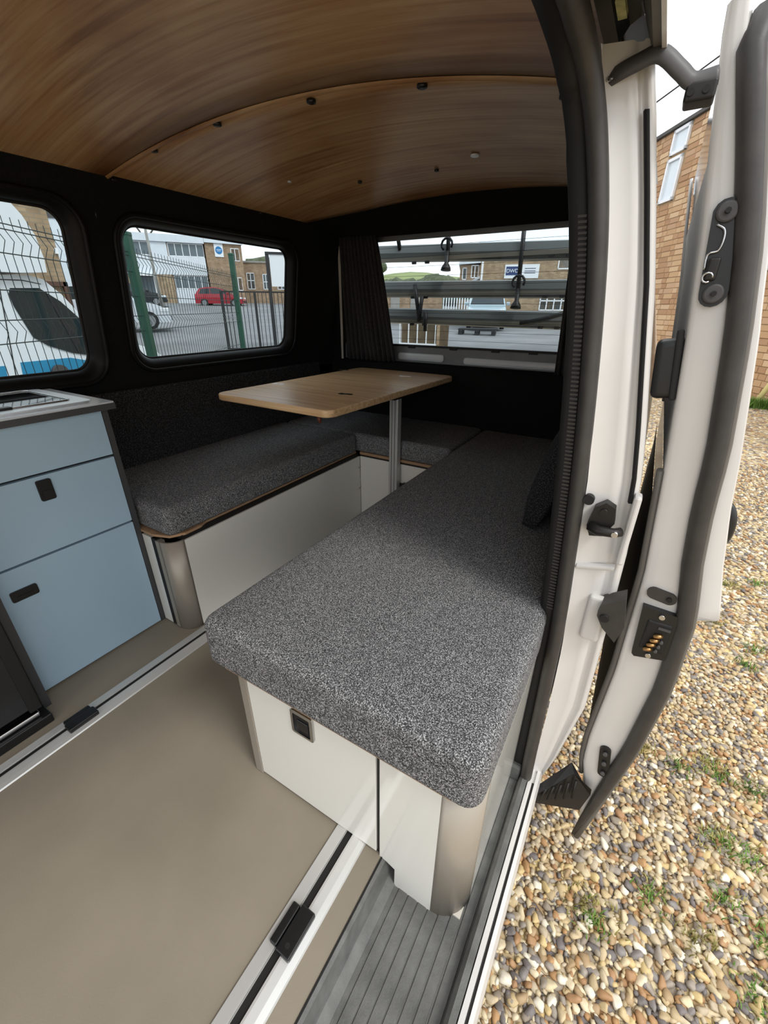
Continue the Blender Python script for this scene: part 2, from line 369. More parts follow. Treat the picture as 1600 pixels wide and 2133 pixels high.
# offside wall with two windows
def wall_ring(m, oy0, oy1, oz0, oz1, iy0, iy1, iz0, iz1, rad, fx):
    inn = rrect(iy0, iy1, iz0, iz1, rad, 8)
    cy, cz_ = (iy0+iy1)/2, (iz0+iz1)/2; rows = [[], [], [], [], []]
    for (y, z) in inn:
        dy, dz = y-cy, z-cz_
        t = min(((oy1-cy)/dy if dy > 1e-9 else (oy0-cy)/dy if dy < -1e-9 else 1e9), ((oz1-cz_)/dz if dz > 1e-9 else (oz0-cz_)/dz if dz < -1e-9 else 1e9))
        for k in range(5):
            s = 1+(t-1)*k/4; yy, zz = cy+dy*s, cz_+dz*s; rows[k].append((fx(zz), yy, zz))
    m.grid(rows, True, True)
    L = rows[-1]; n = len(L)
    for (cyy, czz) in ((oy0, oz0), (oy0, oz1), (oy1, oz0), (oy1, oz1)):
        # corner fan: the two neighbours that lie on different edges
        best = None
        for i in range(n):
            a, b = L[i], L[(i+1) % n]
            ona = (abs(a[1]-cyy) < 1e-6) != (abs(b[1]-cyy) < 1e-6); onb = (abs(a[2]-czz) < 1e-6) != (abs(b[2]-czz) < 1e-6)
            if ona and onb: best = (a, b)
        if best: m.add([best[0], (fx(czz), cyy, czz), best[1]], [(0, 1, 2)])
    return inn
wall = thing('wall_left', 'black carpet lined van side wall with two windows', None, (-1.65, .8, 0), kind='structure')
m = MB()
WINS = [(-.10, .782, .805, 1.255), (.955, 1.735, .822, 1.243)]
off = .042
wall_ring(m, -1.2, .868, .70, 1.365, WINS[0][0]-off, WINS[0][1]+off, WINS[0][2]-off, WINS[0][3]+off*.6, .085, xi)
wall_ring(m, .868, 2.16, .70, 1.365, WINS[1][0]-off, WINS[1][1]+off, WINS[1][2]-off, WINS[1][3]+off*.6, .085, xi)
m.grid([[(xi(z), -1.2, z), (xi(z), 2.16, z)] for z in (-.05, .2, .45, .70)])
m.grid([[(xi(1.365), -1.2, 1.365), (xi(1.365), 2.16, 1.365)], [(-1.56, -1.2, 1.345), (-1.56, 2.16, 1.345)]])
m.build('lining', 'lining', wall)
for i, (y0, y1, z0, z1) in enumerate(WINS):
    w = thing(f'window_{i+1}', ('large tinted side window above the kitchen worktop', 'tinted side window behind the long bench seat')[i], None, (xw(z0), (y0+y1)/2, z0), kind='structure')
    inn = rrect(y0, y1, z0, z1, .055, 8); outr = rrect(y0-off, y1+off, z0-off, z1+off*.6, .085, 8)
    rows = []
    for k in range(9):
        t = k/8; s = math.sin(t*math.pi/2); c = 1-math.cos(t*math.pi/2)
        rows.append([((xi(oz)+.006)+(xw(iz)-.006-xi(oz)-.006)*c, oy+(iy-oy)*s, oz+(iz-oz)*s) for (oy, oz), (iy, iz) in zip(outr, inn)])
    mm = MB(); mm.grid(rows, True, True)
    rim = [(xi(oz)+.004, oy, oz) for oy, oz in outr]; mm.tube(rim+[rim[0]], .008, 10, False)
    mm.build('surround', 'frame_plastic', w)
    g = [(xw(z)-.002, y, z) for y, z in inn]; MB().tube(g+[g[0]], .005, 8, False).build('rubber_bead', 'dark_rubber', w)
    MB().add([(xw(z)-.006, y, z) for y, z in inn], [tuple(range(len(inn)))]).build('pane', 'privacy_glass', w)

# rear wall / tailgate
rear = thing('wall_rear', 'black carpet lined rear wall around the tailgate window', None, (-.85, 2.14, 0), kind='structure')
m = MB(); OX0, OX1, OZ0, OZ1 = -1.56, -.22, .735, 1.335
def ry(z): return 2.125-.03*max(0, (z-.75)/.6)
def ringy(m, ax0, ax1, az0, az1, bx0, bx1, bz0, bz1):
    o = [(ax0, az0), (ax1, az0), (ax1, az1), (ax0, az1)]; i = [(bx0, bz0), (bx1, bz0), (bx1, bz1), (bx0, bz1)]
    m.add([(x, ry(z), z) for x, z in o+i], [(k, (k+1) % 4, 4+(k+1) % 4, 4+k) for k in range(4)])
ringy(m, -1.68, -.15, -.05, 1.42, OX0, OX1, OZ0, OZ1)
# reveal of the opening
m.add([(x, ry(z), z) for x, z in ((OX0, OZ0), (OX1, OZ0), (OX1, OZ1), (OX0, OZ1))]+[(x, ry(z)+.05, z) for x, z in ((OX0, OZ0), (OX1, OZ0), (OX1, OZ1), (OX0, OZ1))], [(k, (k+1) % 4, 4+(k+1) % 4, 4+k) for k in range(4)])
m.build('lining', 'lining', rear)
# rounded black header between ceiling and rear wall
m = MB(); rows = []
for k in range(9):
    t = k/8*math.pi/2
    rows.append([(x, (1.98-.24*abs((x+.85)/.7)**2.2)+(ry(1.3)-(1.98-.24*abs((x+.85)/.7)**2.2))*math.sin(t), (cz(x)+.006)-(cz(x)+.006-1.315)*(1-math.cos(t))) for x in [-1.62+i*1.46/30 for i in range(31)]])
m.grid(rows); m.build('header_lining', 'lining', rear)
box('back_panel', 'lining', rear, -1.62, -.08, 2.085, 2.125, .40, .728, .008)
w3 = thing('window_3', 'tinted tailgate window with heating wires above grey sill', None, (-.85, 2.17, .74), kind='structure')
MB().add([(-1.60, 2.182, .80), (-.18, 2.182, .80), (-.18, 2.15, 1.36), (-1.60, 2.15, 1.36)], [(0, 1, 2, 3)]).build('pane', 'privacy_glass', w3)
m = MB()
m.box(-1.62, -.12, 2.15, 2.19, .70, .815, .006); m.box(-1.60, -.14, 2.145, 2.155, 1.30, 1.36, .004)
m.build('inner_frame', 'tailgate_grey', w3)
m = MB(); m.box(-1.20, -.93, 2.141, 2.155, .745, .782, .012, 3); m.build('recess', 'lamp_glass', w3)
m = MB(); m.box(-.82, -.36, 2.141, 2.155, .742, .775, .012, 3); m.build('recess', 'lamp_glass', w3)
box('rubber_bead', 'dark_rubber', w3, -1.60, -.16, 2.146, 2.176, .813, .822)
for x in (-1.12, -.88, -.66, -.48): box('clip', 'dark_rubber', w3, x-.02, x+.02, 2.142, 2.15, .806, .82)
m = MB()
for k in range(11): zz = .85+k*.042; m.box(-1.5, -.22, 2.176-(zz-.8)*.057, 2.1765-(zz-.8)*.057, zz, zz+.0012)
tag(m.build('heating_wire', 'dark_rubber', w3), kind='stuff')

# nearside wall, pillar and door aperture
INN = [(-.12, -.02), (.2, -.019), (.36, -.022), (.55, -.034), (.73, -.046), (.9, -.065), (1.05, -.084), (1.14, -.101), (1.21, -.12), (1.30, -.145)]
OUT = [(-.22, -.01), (-.10, .0), (0, .022), (.2, .05), (.44, .046), (.59, .042), (.74, .031), (.82, .018), (1.03, -.021), (1.14, -.047), (1.24, -.072), (1.30, -.088), (1.42, -.16)]
ZS = [-.12+i*1.42/40 for i in range(41)]
wr = thing('wall_right', 'black lined side wall behind the door pillar', None, (-.06, 1.4, 0), kind='structure')
m = MB(); m.grid([[(interp(z, INN)-.035, y, z) for y in (.79, 1.4, 2.13)] for z in ZS]); m.build('lining', 'lining', wr)
m = MB(); m.grid([[(interp(z, OUT)-max(0, min(1, (z-.8)*3))*.028*(y-.8)/1.35, y, z) for y in (.80, 1.4, 2.2)] for z in [-.22+i*1.64/40 for i in range(41)]]); m.build('outer_skin', 'white_paint', wr)
pil = thing('wall_pillar', 'white painted door pillar with latch striker and bumper', None, (0, .78, 0), kind='structure')
m = MB(); rows = []
for z in ZS:
    a, b = interp(z, INN), interp(z, OUT)
    # pressed steel: inner flat, step, outer flange
    prof = [(-.01, .765), (.02, .77), (.45, .776), (.62, .778), (.68, .786), (.80, .788), (.86, .782), (1.0, .79), (1.02, .81)]
    rows.append([(a+(b-a)*u, y, z) for u, y in prof])
m.grid(rows); m.build('panel', 'white_paint', pil)
m = MB(); m.grid([[(interp(z, OUT)-.0135, .785, z), (interp(z, OUT)-.0115, .7775, z), (interp(z, OUT)-.006, .779, z)] for z in [.70+i*.53/24 for i in range(25)]])
m.build('black_groove_strip', 'dark_rubber', pil)
# horizontal ledge of the pressed panel and lower pocket
m = MB(); rows = []
for u in [i/10 for i in range(11)]:
    rows.append([(-.033+u*.062, .772+u*.004, .566+u*.014), (-.033+u*.062, .764+u*.004, .562+u*.014), (-.033+u*.062, .770+u*.004, .552+u*.014)])
m.grid(rows); m.build('ledge', 'white_paint', pil)
m = MB(); m.box(.002, .036, .766, .782, .40, .505, .006, 3); m.build('pocket', 'white_paint', pil)
m = MB(); m.box(.028, .040, .762, .79, .585, .72, .005, 2); m.build('flange', 'white_paint', pil)
# striker
s_ = MB(); s_.prism([(-.032, .655), (-.026, .69), (-.010, .703), (.006, .695), (.010, .668), (-.004, .640), (-.024, .636)], 'y', .752, .772)
so = s_.build('striker_plate', 'dark_metal', pil)
MB().tube([(-.026, .75, .656), (-.012, .742, .654), (.012, .742, .656), (.022, .75, .657)], [.009, .009, .008, .008], 12).build('striker_bar', 'dark_metal', so)
MB().cyl((.014, .733, .656), (.014, .75, .656), .005).build('bolt', 'steel', so)
MB().cyl((-.010, .748, .686), (-.010, .757, .686), .006).build('bolt', 'dark_metal', so)
b_ = MB(); b_.prism([(.026, .505), (.06, .53), (.07, .47), (.062, .43), (.035, .455), (.022, .478)], 'y', .748, .785)
bo = b_.build('rubber_bumper', 'black_rubber', pil)
MB().cyl((.035, .744, .478), (.035, .75, .478), .008).build('bumper_bolt', 'dark_rubber', bo)
MB().cyl((-.038, .756, .70), (-.038, .768, .70), .009).build('rubber_plug', 'dark_rubber', pil)

# rubber seal round the door opening
seal = thing('trim_1', 'black ribbed rubber seal round the sliding door opening', None, (-.06, .76, 0), kind='structure')
path = spline([(-.030, .745, -.09), (-.033, .75, .05), (-.036, .757, .25), (-.040, .762, .42), (-.050, .765, .58), (-.063, .766, .75), (-.081, .766, .92), (-.103, .762, 1.08), (-.128, .752, 1.20), (-.146, .725, 1.262), (-.158, .67, 1.292), (-.163, .58, 1.302), (-.164, .3, 1.305), (-.164, -.4, 1.305), (-.164, -1.1, 1.305)], 8)
MB().tube(path, .0135, 14, True, True, ry=.018, up=(1, .0, .02)).build('seal_bulb', 'black_rubber', seal)
p2 = [Vector((p.x-.024, p.y+.012 if p.y > .7 and p.z < 1.25 else p.y, p.z+.006 if p.z > 1.2 else p.z)) for p in path]
MB().tube(p2, .017, 12, True, True, ry=.012, up=(1, 0, .02)).build('seal_lip', 'dark_rubber', seal)
m = MB()
zz = .45
while zz < 1.12:
    # short ribs on the carrier
    k = min(range(len(p2)), key=lambda i: abs(p2[i].z-zz)+(10 if p2[i].y < .7 else 0)); t0 = p2[k]; t1 = p2[min(k+1, len(p2)-1)]
    f = 0 if abs(t1.z-t0.z) < 1e-6 else (zz-t0.z)/(t1.z-t0.z); q = t0.lerp(t1, f)
    m.box(q.x-.003, q.x+.009, q.y-.0135, q.y-.008, zz, zz+.0034)
    zz += .0068
tag(m.build('seal_rib', 'black_rubber', seal), kind='stuff')

# roof rail above the door
rr_ = thing('trim_2', 'dark roof rail and gutter above the sliding door', None, (-.1, .2, 1.3), kind='structure')
m = MB(); m.prism([(-.15, 1.315), (-.15, 1.40), (-.09, 1.42), (-.085, 1.36), (-.105, 1.345), (-.125, 1.335), (-.135, 1.32)], 'y', -1.2, .83); m.build('channel', 'dark_metal', rr_)
m = MB(); m.prism([(-.125, 1.34), (-.118, 1.325), (-.109, 1.325), (-.106, 1.345)], 'y', -1.2, .72); m.build('guide_track', 'grey_plastic', rr_)
m = MB(); m.prism([(-.112, 1.345), (-.100, 1.315), (-.084, 1.282), (-.074, 1.282), (-.074, 1.32), (-.09, 1.36)], 'y', -1.2, .79); m.build('gutter', 'seal_grey', rr_)
m = MB(); m.prism([(-.0745, 1.279), (-.0695, 1.279), (-.0695, 1.33), (-.0745, 1.33)], 'y', -1.2, .80); m.build('gutter_edge', 'white_paint', rr_)
box('bracket', 'seal_grey', rr_, -.118, -.103, .655, .70, 1.318, 1.324)
box('worn_label', mat('worn_paper', (176, 172, 120), .8, var=.3, scale=60), rr_, -.130, -.120, .725, .765, 1.316, 1.322)

# entry step and sill
step = thing('floor_step', 'grey ribbed rubber entry step mat beside the gravel', None, (-.13, .2, -.07), kind='structure')
m = MB(); m.box(-.225, -.03, -1.1, .79, -.10, -.072)
m.prism([(-.2365, -.002), (-.2365, -.09), (-.205, -.09), (-.205, -.068), (-.222, -.058), (-.229, -.006)], 'y', -1.1, .79)
m.build('mat', 'step_rubber', step)
rib0 = None
for k in range(7):
    x = -.196+k*.0215
    if rib0 is None:
        rib0 = MB().prism([(x, -.0725), (x+.002, -.0695), (x+.0185, -.0695), (x+.0205, -.0725)], 'y', -1.1, .77).build('rib', 'step_rubber', step)
    else:
        c = rib0.copy(); C.objects.link(c); c.location.x += k*.0215
m = MB(); m.prism([(-.046, -.075), (-.043, -.05), (-.036, -.04), (-.026, -.04), (-.022, -.075)], 'y', -1.1, .79); m.build('edge_lip', 'step_rubber', step)
m = MB(); m.box(-.225, -.045, .735, .79, -.072, -.02, .006); m.build('end_stop', 'step_rubber', step)
sill = thing('trim_3', 'white painted sill with a black groove along the doorway', None, (-.012, .2, -.06), kind='structure')
m = MB(); m.prism([(-.024, -.08), (-.023, -.047), (-.014, -.047), (-.013, -.056), (-.009, -.056), (-.008, -.05), (-.001, -.052), (.004, -.07), (.006, -.30), (-.024, -.30)], 'y', -1.2, .80); m.build('panel', 'white_paint', sill)
m = MB(); m.box(-.0132, -.0088, -1.2, .74, -.057, -.0535); m.build('groove', 'dark_rubber', sill)

# ------------------------------------------------------------------ sliding door, pushed back outside the van
XL = [(-.27, .120), (-.20, .112), (-.08, .096), (.0, .080), (.085, .077), (.30, .085), (.55, .080), (.78, .058), (.965, .036), (1.087, .02), (1.19, .001), (1.24, -.007), (1.32, -.02)]
XR = [(-.28, .126), (-.16, .143), (.11, .176), (.31, .188), (.48, .181), (.60, .158), (.70, .145), (.795, .138), (.967, .112), (1.083, .089), (1.185, .061), (1.30, .027), (1.33, .02)]
SK = [(-.28, .003), (.482, .004), (.492, .036), (.62, .030), (.8, .017), (1.0, .011), (1.3, .008)]
door = thing('door_1', 'white sliding van door slid open beside the gravel', None, (.1, .82, -.28), kind='structure')
DZ = [-.27+i*1.60/60 for i in range(61)]
m = MB(); rows = []
for z in DZ:
    a, b = interp(z, XL), interp(z, XR)-.018; b = max(b, a+.004)
    rows.append([(a+.002, .85, z), (a, .832, z), (a+.003, .823, z), (a+.008, .82, z)]+[(a+.008+(b-a-.008)*t, .82, z) for t in (.3, .6, .85)]+[(b, .826, z), (b+.004, .84, z)])
m.grid(rows)
de = m.build('end_panel', 'white_paint', door)
m = MB(); rows = []
for z in [-.26, 0, .3, .482, .486, .49, .494]+[.52+i*.8/30 for i in range(31)]:
    b = interp(z, XR)+interp(z, SK)
    rows.append([(interp(z, XR)-.004, .826, z), (b-.003, .824, z), (b, .83, z), (b+.002, .9, z), (b+.004, 1.3, z), (b, 1.88, z)])
m.grid(rows); m.build('outer_skin', 'white_paint', door)
pth = [(interp(z, XR)-.0165, .815, z) for z in [-.275, -.2, -.1]+[.0+i*1.28/30 for i in range(31)]]+[(.022, .835, 1.315), (.024, .88, 1.33), (.024, 1.2, 1.335)]
MB().tube(pth, [.003, .008, .012]+[.0145]*(len(pth)-3), 14, True, True, ry=[.004, .009, .011]+[.012]*(len(pth)-3), up=(1, 0, .01)).build('door_seal', 'black_rubber', door)
pth2 = [(interp(z, XR)-.006, .817, z) for z in [-.28, -.2, -.1]+[.0+i*1.28/30 for i in range(31)]]
MB().tube(pth2, .008, 8, True, True, ry=.007, up=(1, 0, .01)).build('door_seal', 'seal_grey', door)
pth3 = [(interp(z, XL)-.004, .836, z) for z in [-.05+i*.80/24 for i in range(25)]]
MB().tube(pth3, .006, 8, True, True, ry=.012, up=(1, 0, .01)).build('inner_seal', 'seal_grey', door)
m = MB(); m.grid([[(interp(z, XL)-.002, y, z) for y in (.845, 1.3, 1.86)] for z in [-.2+i*.82/20 for i in range(21)]]); m.build('lower_inner_panel', 'dark_rubber', door)
m = MB(); m.grid([[(interp(z, XL)-.001, y, z) for y in (.845, 1.2, 1.6)] for z in [.62+i*.13/4 for i in range(5)]]); m.build('waist_panel', 'white_paint', door)
m = MB(); m.grid([[(interp(z, XL)+.001, y, z) for y in (.84, 1.2, 1.6)] for z in [.74+i*.44/10 for i in range(11)]])
m.build('inner_trim', 'grey_trim', door)
m = MB(); m.grid([[(interp(z, XL)+.006, y, z) for y in (.86, 1.2, 1.6)] for z in [1.16+i*.15/8 for i in range(9)]]); m.build('door_window', 'dark_glass', door)
m = MB(); m.tube([(interp(z, XL)-.001, 1.6, z) for z in [.74+i*.57/16 for i in range(17)]], .004, 8); m.build('rear_frame', 'white_paint', door)
# grab handle box on the inner face
hb = MB(); hb.box(.006, .05, .835, .90, .868, .958, .010, 3, Matrix.Translation((.03, .86, .91)) @ Matrix.Rotation(math.radians(-7), 4, 'Y') @ Matrix.Translation((-.03, -.86, -.91)))
ho = hb.build('grab_box', 'black_plastic', door, wn=True)
hb = MB(); hb.box(.032, .042, .829, .845, .866, .972, .003, 2, Matrix.Translation((.03, .86, .91)) @ Matrix.Rotation(math.radians(-8), 4, 'Y') @ Matrix.Translation((-.03, -.86, -.91))); hb.build('edge_trim', 'dark_rubber', ho)
# upper latch plate
def plate_y(pts, y0, y1, name, mt, parent): return MB().prism(pts, 'y', y0, y1).build(name, mt, parent)
lp = []
def arc(cx, cz_, r, a0, a1, n=8): return [(cx+r*math.cos(math.radians(a0+(a1-a0)*k/n)), cz_+r*math.sin(math.radians(a0+(a1-a0)*k/n))) for k in range(n+1)]
lp = arc(.041, 1.117, .016, -20, 200)+arc(.053, 1.020, .017, 180, 370)
la = plate_y(lp, .813, .822, 'latch_plate', 'black_plastic', door)
for (x, z, r) in ((.041, 1.117, .0125), (.053, 1.020, .0125)):
    MB().tube([(x, .814, z), (x, .809, z), (x, .808, z)], [r, r, r*.8], 20).build('latch_screw', 'grey_plastic', la)
    MB().cyl((x, .8075, z), (x, .80, z), .0035, n=8).build('screw_socket', 'dark_rubber', la)
m = MB(); m.tube(spline([(.034, .811, 1.103), (.044, .81, 1.096), (.046, .81, 1.083), (.043, .81, 1.072), (.033, .81, 1.068), (.034, .81, 1.05)], 5), .0016, 6); m.build('spring_wire', 'steel', la)
box('latch_lever', 'dark_metal', la, .036, .050, .804, .816, 1.036, 1.064, .003)
m = MB(); m.tube([(.04+.006*math.cos(a), .805, 1.040+.006*math.sin(a)) for a in [i*math.pi/6 for i in range(11)]], .0015, 6); m.build('spring_wire', 'steel', la)
# lower connector plate with brass contacts
cp = plate_y([(.094, .490), (.150, .487), (.157, .478), (.166, .392), (.158, .382), (.106, .369), (.101, .374)], .808, .822, 'contact_plate', 'black_plastic', door)
box('contact_well', 'dark_rubber', cp, .108, .150, .805, .812, .395, .465, .004)
box('contact_ledge', 'grey_plastic', cp, .128, .148, .802, .81, .452, .456)
for k in range(4): MB().tube([(.117+.003*k, .802, .399+k*.012), (.123+.003*k, .800, .402+k*.012), (.129+.003*k, .804, .402+k*.012)], .0045, 8).build('contact', 'brass', cp)
for k in range(3): MB().cyl((.136+.002*k, .806, .402+k*.012), (.136+.002*k, .798, .402+k*.012), .003, n=8).build('contact_pin', 'grey_plastic', cp)
for (x, z) in ((.128, .478), (.128, .383)): MB().cyl((x, .809, z), (x, .804, z), .005, n=12).build('screw', 'steel', cp)
ov = plate_y(arc(.105, .519, .012, 90, 270)+arc(.130, .515, .012, -90, 90), .814, .822, 'oval_plug', 'black_rubber', door)
MB().cyl((.130, .815, .515), (.130, .810, .515), .0045, n=10).build('plug_stud', 'dark_rubber', ov)
ov = plate_y(arc(.117, .072, .012, 0, 180)+arc(.127, .0, .012, 180, 360), .813, .822, 'oval_bracket', 'black_plastic', door)
for (x, z) in ((.118, .068), (.122, .036), (.126, .004)): MB().cyl((x, .813, z), (x, .807, z), .005, n=10).build('bolt', 'grey_plastic', ov)
# outside handle
MB().tube(spline([(.165, .93, .680), (.183, .925, .676), (.193, .92, .655), (.196, .92, .625), (.192, .925, .600), (.18, .93, .590)], 5), .008, 10).build('outside_handle', 'black_plastic', door)
# arms
MB().tube(spline([(-.150, .80, 1.262), (-.125, .775, 1.268), (-.098, .768, 1.274), (-.075, .765, 1.276), (-.050, .77, 1.258), (-.034, .775, 1.247), (-.010, .78, 1.25)], 5), .011, 8, True, True, ry=.006, up=(0, .3, 1)).build('upper_arm', 'grey_plastic', door)
ub = box('arm_bracket', 'dark_metal', door, -.040, -.008, .768, .80, 1.226, 1.245, .003)
for x in (-.034, -.018): MB().cyl((x, .766, 1.235), (x, .772, 1.235), .004, n=10).build('bolt', 'dark_rubber', ub)
box('arm_bolt', 'steel', door, -.132, -.122, .768, .775, 1.262, 1.268, .002)
la2 = MB().add([(-.012, .735, -.105), (-.008, .745, -.135), (.07, .80, -.03), (.115, .80, -.055), (.105, .80, -.15), (.118, .81, -.09), (.03, .76, -.06), (-.012, .735, -.12), (-.01, .75, -.09), (.06, .82, -.02), (.10, .83, -.14)], [(0, 6, 2, 9, 8), (0, 1, 4, 5, 3, 2, 6), (8, 9, 10, 1, 0), (2, 3, 5, 9), (4, 10, 9, 5), (1, 10, 4)]).build('lower_arm', 'black_plastic', door)
for k in range(5):
    u_ = .12+k*.17; MB().tube([(.0+.10*u_, .742+.05*u_, -.118+.03*u_), (.01+.085*u_, .75+.052*u_, -.075+.045*u_)], .003, 6).build('arm_rib', 'dark_metal', la2)
m = MB(); m.cyl((-.012, .74, -.13), (-.004, .75, -.095), .010); m.build('roller', 'dark_rubber', door)

# ------------------------------------------------------------------ floor rails
def rail(label, xc, y0, y1, ys, sgn):
    t = thing('floor_rail', label, 'rail', (xc, y0, 0), group='aluminium seat rails in the floor')
    m = MB(); m.prism([(xc-.034, .0005), (xc-.032, .006), (xc-.0125, .0075), (xc-.0095, .0075), (xc-.0095, .0005)], 'y', y0, y1); m.build('lip', 'alu', t)
    m = MB(); m.prism([(xc+.007, .0005), (xc+.007, .0095), (xc+.011, .0095), (xc+.025, .007), (xc+.036, .004), (xc+.038, .0005)], 'y', y0, y1); m.build('lip', 'alu', t)
    box('slot', 'dark_rubber', t, xc-.0095, xc+.0075, y0, y1, .0003, .0045)
    box('slot_edge', 'alu', t, xc-.0088, xc-.0078, y0, y1, .004, .006)
    e = box('end_stop', 'black_plastic', t, xc-.004, xc+.026, ys, ys+.072, .006, .020, .003)
    box('stop_lip', 'black_plastic', e, xc-.022, xc-.006, ys+.004, ys+.068, .006, .0165, .003)
    MB().cyl((xc+.012, ys+.014, .0205), (xc+.012, ys+.014, .0185), .0045, n=12).build('screw_hole', 'dark_rubber', e)
rail('silver floor rail running under the blue kitchen side', -1.087, -1.0, 1.64, .205, 1)
rail('silver floor rail running under the grey bench end by the step', -.315, -1.0, .60, .178, 1)

# ------------------------------------------------------------------ benches
def quarter(cx, cy, r, a0, a1, n=10): return [(cx+r*math.cos(math.radians(a0+(a1-a0)*k/n)), cy+r*math.sin(math.radians(a0+(a1-a0)*k/n))) for k in range(n+1)]
# door-side bench
t = thing('bench_box', 'white bench box with latch and rounded aluminium corner on the step', 'bench', (-.33, .393, 0))
f = box('door', 'white_board', t, -.566, -.2505, .393, .411, .008, .312, .001)
hl = MB(); o_ = rrect(-.443, -.388, .243, .308, .006, 4); i_ = rrect(-.436, -.395, .250, .301, .003, 4)
hl.grid([[(x, .394, z) for x, z in o_], [(x, .388, z) for x, z in o_], [(x, .387, z) for x, z in i_], [(x, .398, z) for x, z in i_]], False, True)
lt = hl.build('latch', 'steel', f); box('latch_recess', 'dark_rubber', f, -.437, -.394, .3915, .3935, .249, .302); box('latch_paddle', 'black_plastic', f, -.430, -.401, .389, .392, .256, .283, .002)
m = MB(); m.prism([(-.242, -.0), (-.242, .312), (-.126, .312), (-.126, -.072), (-.207, -.072), (-.207, -.012), (-.225, -.004)], 'y', .393, .411); m.build('fixed_panel', 'white_board', t)
box('panel_gap', 'dark_rubber', t, -.251, -.2415, .398, .41, .0, .312)
m = MB(); m.prism(quarter(-.127, .454, .061, -90, 0)+quarter(-.127, .454, .055, 0, -90), 'z', -.072, .314, True); m.build('corner_post', 'alu_matt', t)
box('corner_foot', 'dirty_white', t, -.126, -.070, .41, .45, -.073, -.066)
box('side_panel', 'white_board', t, -.084, -.066, .454, 1.64, -.07, .314)
box('side_panel', 'white_board', t, -.585, -.568, .412, 1.64, .0, .314)
box('corner_profile', 'alu_matt', t, -.590, -.5665, .391, .413, .0, .314, .003)
box('top_trim', 'dark_rubber', t, -.582, -.085, .399, .46, .312, .3155)
m = MB(); m.prism([(-.650, .42), (-.62, .387), (-.11, .387), (-.08, .40), (-.066, .43), (-.066, 2.08), (-.650, 2.08)], 'z', .3155, .334); m.build('ply_top', 'ply_edge', t)
# long offside bench + rear bench boxes
t = thing('bench_box', 'long white bench box with rounded aluminium corner beside blue kitchen', 'bench', (-1.4, 1.1, 0))
box('front_panel', 'white_board', t, -1.148, -1.13, .662, 1.648, .004, .338, .001)
m = MB(); m.prism(quarter(-1.182, .662, .052, -90, 0)+quarter(-1.182, .662, .046, 0, -90), 'z', 0, .341, True); m.build('corner_post', 'alu_matt', t)
box('end_panel', 'white_board', t, -1.272, -1.222, .612, .628, .004, .345)
box('end_gap', 'dark_rubber', t, -1.224, -1.200, .611, .63, .004, .345)
box('corner_profile', 'alu_matt', t, -1.202, -1.184, .6095, .63, .004, .341)
m = MB(); m.prism([(-1.61, .615), (-1.21, .612), (-1.155, .632), (-1.133, .672), (-1.134, .73), (-1.146, .76), (-1.146, 1.64), (-1.61, 1.64)], 'z', .353, .361); m.build('ply_top', 'ply_edge', t)
box('top_trim', 'dark_rubber', t, -1.60, -1.137, .66, 1.64, .338, .354)
t = thing('bench_box', 'white bench box across the rear under the tailgate window', 'bench', (-.85, 1.9, 0))
box('front_panel', 'white_board', t, -1.13, -.585, 1.65, 1.668, .004, .338, .001)
box('top_trim', 'dark_rubber', t, -1.13, -.585, 1.653, 1.68, .338, .345)
m = MB(); m.box(-1.13, -.665, 1.648, 2.08, .348, .361); m.build('ply_top', 'ply_edge', t)
box('hinge_screw', 'steel', t, -1.129, -1.126, 1.63, 1.65, .17, .175); box('hinge_screw', 'steel', t, -1.129, -1.126, 1.63, 1.65, .28, .285)

def cushion(name, label, x0, x1, y0, y1, z0, z1, r, group, mt='tweed'):
    bm = bmesh.new(); bmesh.ops.create_cube(bm, size=1)
    for v in bm.verts: v.co = ((x0+x1)/2+v.co.x*(x1-x0), (y0+y1)/2+v.co.y*(y1-y0), (z0+z1)/2+v.co.z*(z1-z0))
    ve = [e for e in bm.edges if abs(e.verts[0].co.z-e.verts[1].co.z) > .01]
    bmesh.ops.bevel(bm, geom=ve, offset=r*1.15, segments=5, affect='EDGES', profile=.5)
    te = [e for e in bm.edges if all(abs(v.co.z-z1) < 1e-5 for v in e.verts)]
    bmesh.ops.bevel(bm, geom=te, offset=r, segments=5, affect='EDGES', profile=.5)
    be = [e for e in bm.edges if all(abs(v.co.z-z0) < 1e-5 for v in e.verts)]
    bmesh.ops.bevel(bm, geom=be, offset=r*.5, segments=3, affect='EDGES', profile=.5)
    M_ = MB(); M_.bm(bm, True)
    o = M_.build(name, mt, None, wn=True, loc=((x0+x1)/2, (y0+y1)/2, z0))
    tag(o, label, 'cushion', group); return o
cushion('seat_cushion', 'long speckled grey tweed seat cushion nearest the open door', -.658, -.063, .372, 2.082, .334, .446, .026, 'tweed seat cushions')
cushion('seat_cushion', 'dark tweed seat cushion beside the blue kitchen under side window', -1.618, -1.139, .626, 1.648, .361, .452, .024, 'tweed seat cushions')
cushion('seat_cushion', 'tweed seat cushion across the rear behind the table leg', -1.618, -.662, 1.650, 2.082, .361, .450, .02, 'tweed seat cushions')
b_ = MB(); b_.box(-1.622, -1.594, .632, 1.95, .44, .728, .010, 3)
tag(b_.build('backrest_panel', 'backrest_cloth', None, wn=True, loc=(-1.61, 1.3, .44)), 'dark padded backrest board along wall below side window', 'backrest')
bm = bmesh.new(); bmesh.ops.create_cube(bm, size=1)
bmesh.ops.subdivide_edges(bm, edges=bm.edges[:], cuts=6, use_grid_fill=True)
Mr = Matrix.Translation((-.152, 1.34, .60)) @ Matrix.Rotation(math.radians(14), 4, 'Y')
for v in bm.verts:
    x, y, z = v.co; k = (1-(2*y)**4*.45)*(1-(2*z)**4*.45)
    v.co = Mr @ Vector((x*.10*max(.35, k), y*.50, z*.30))
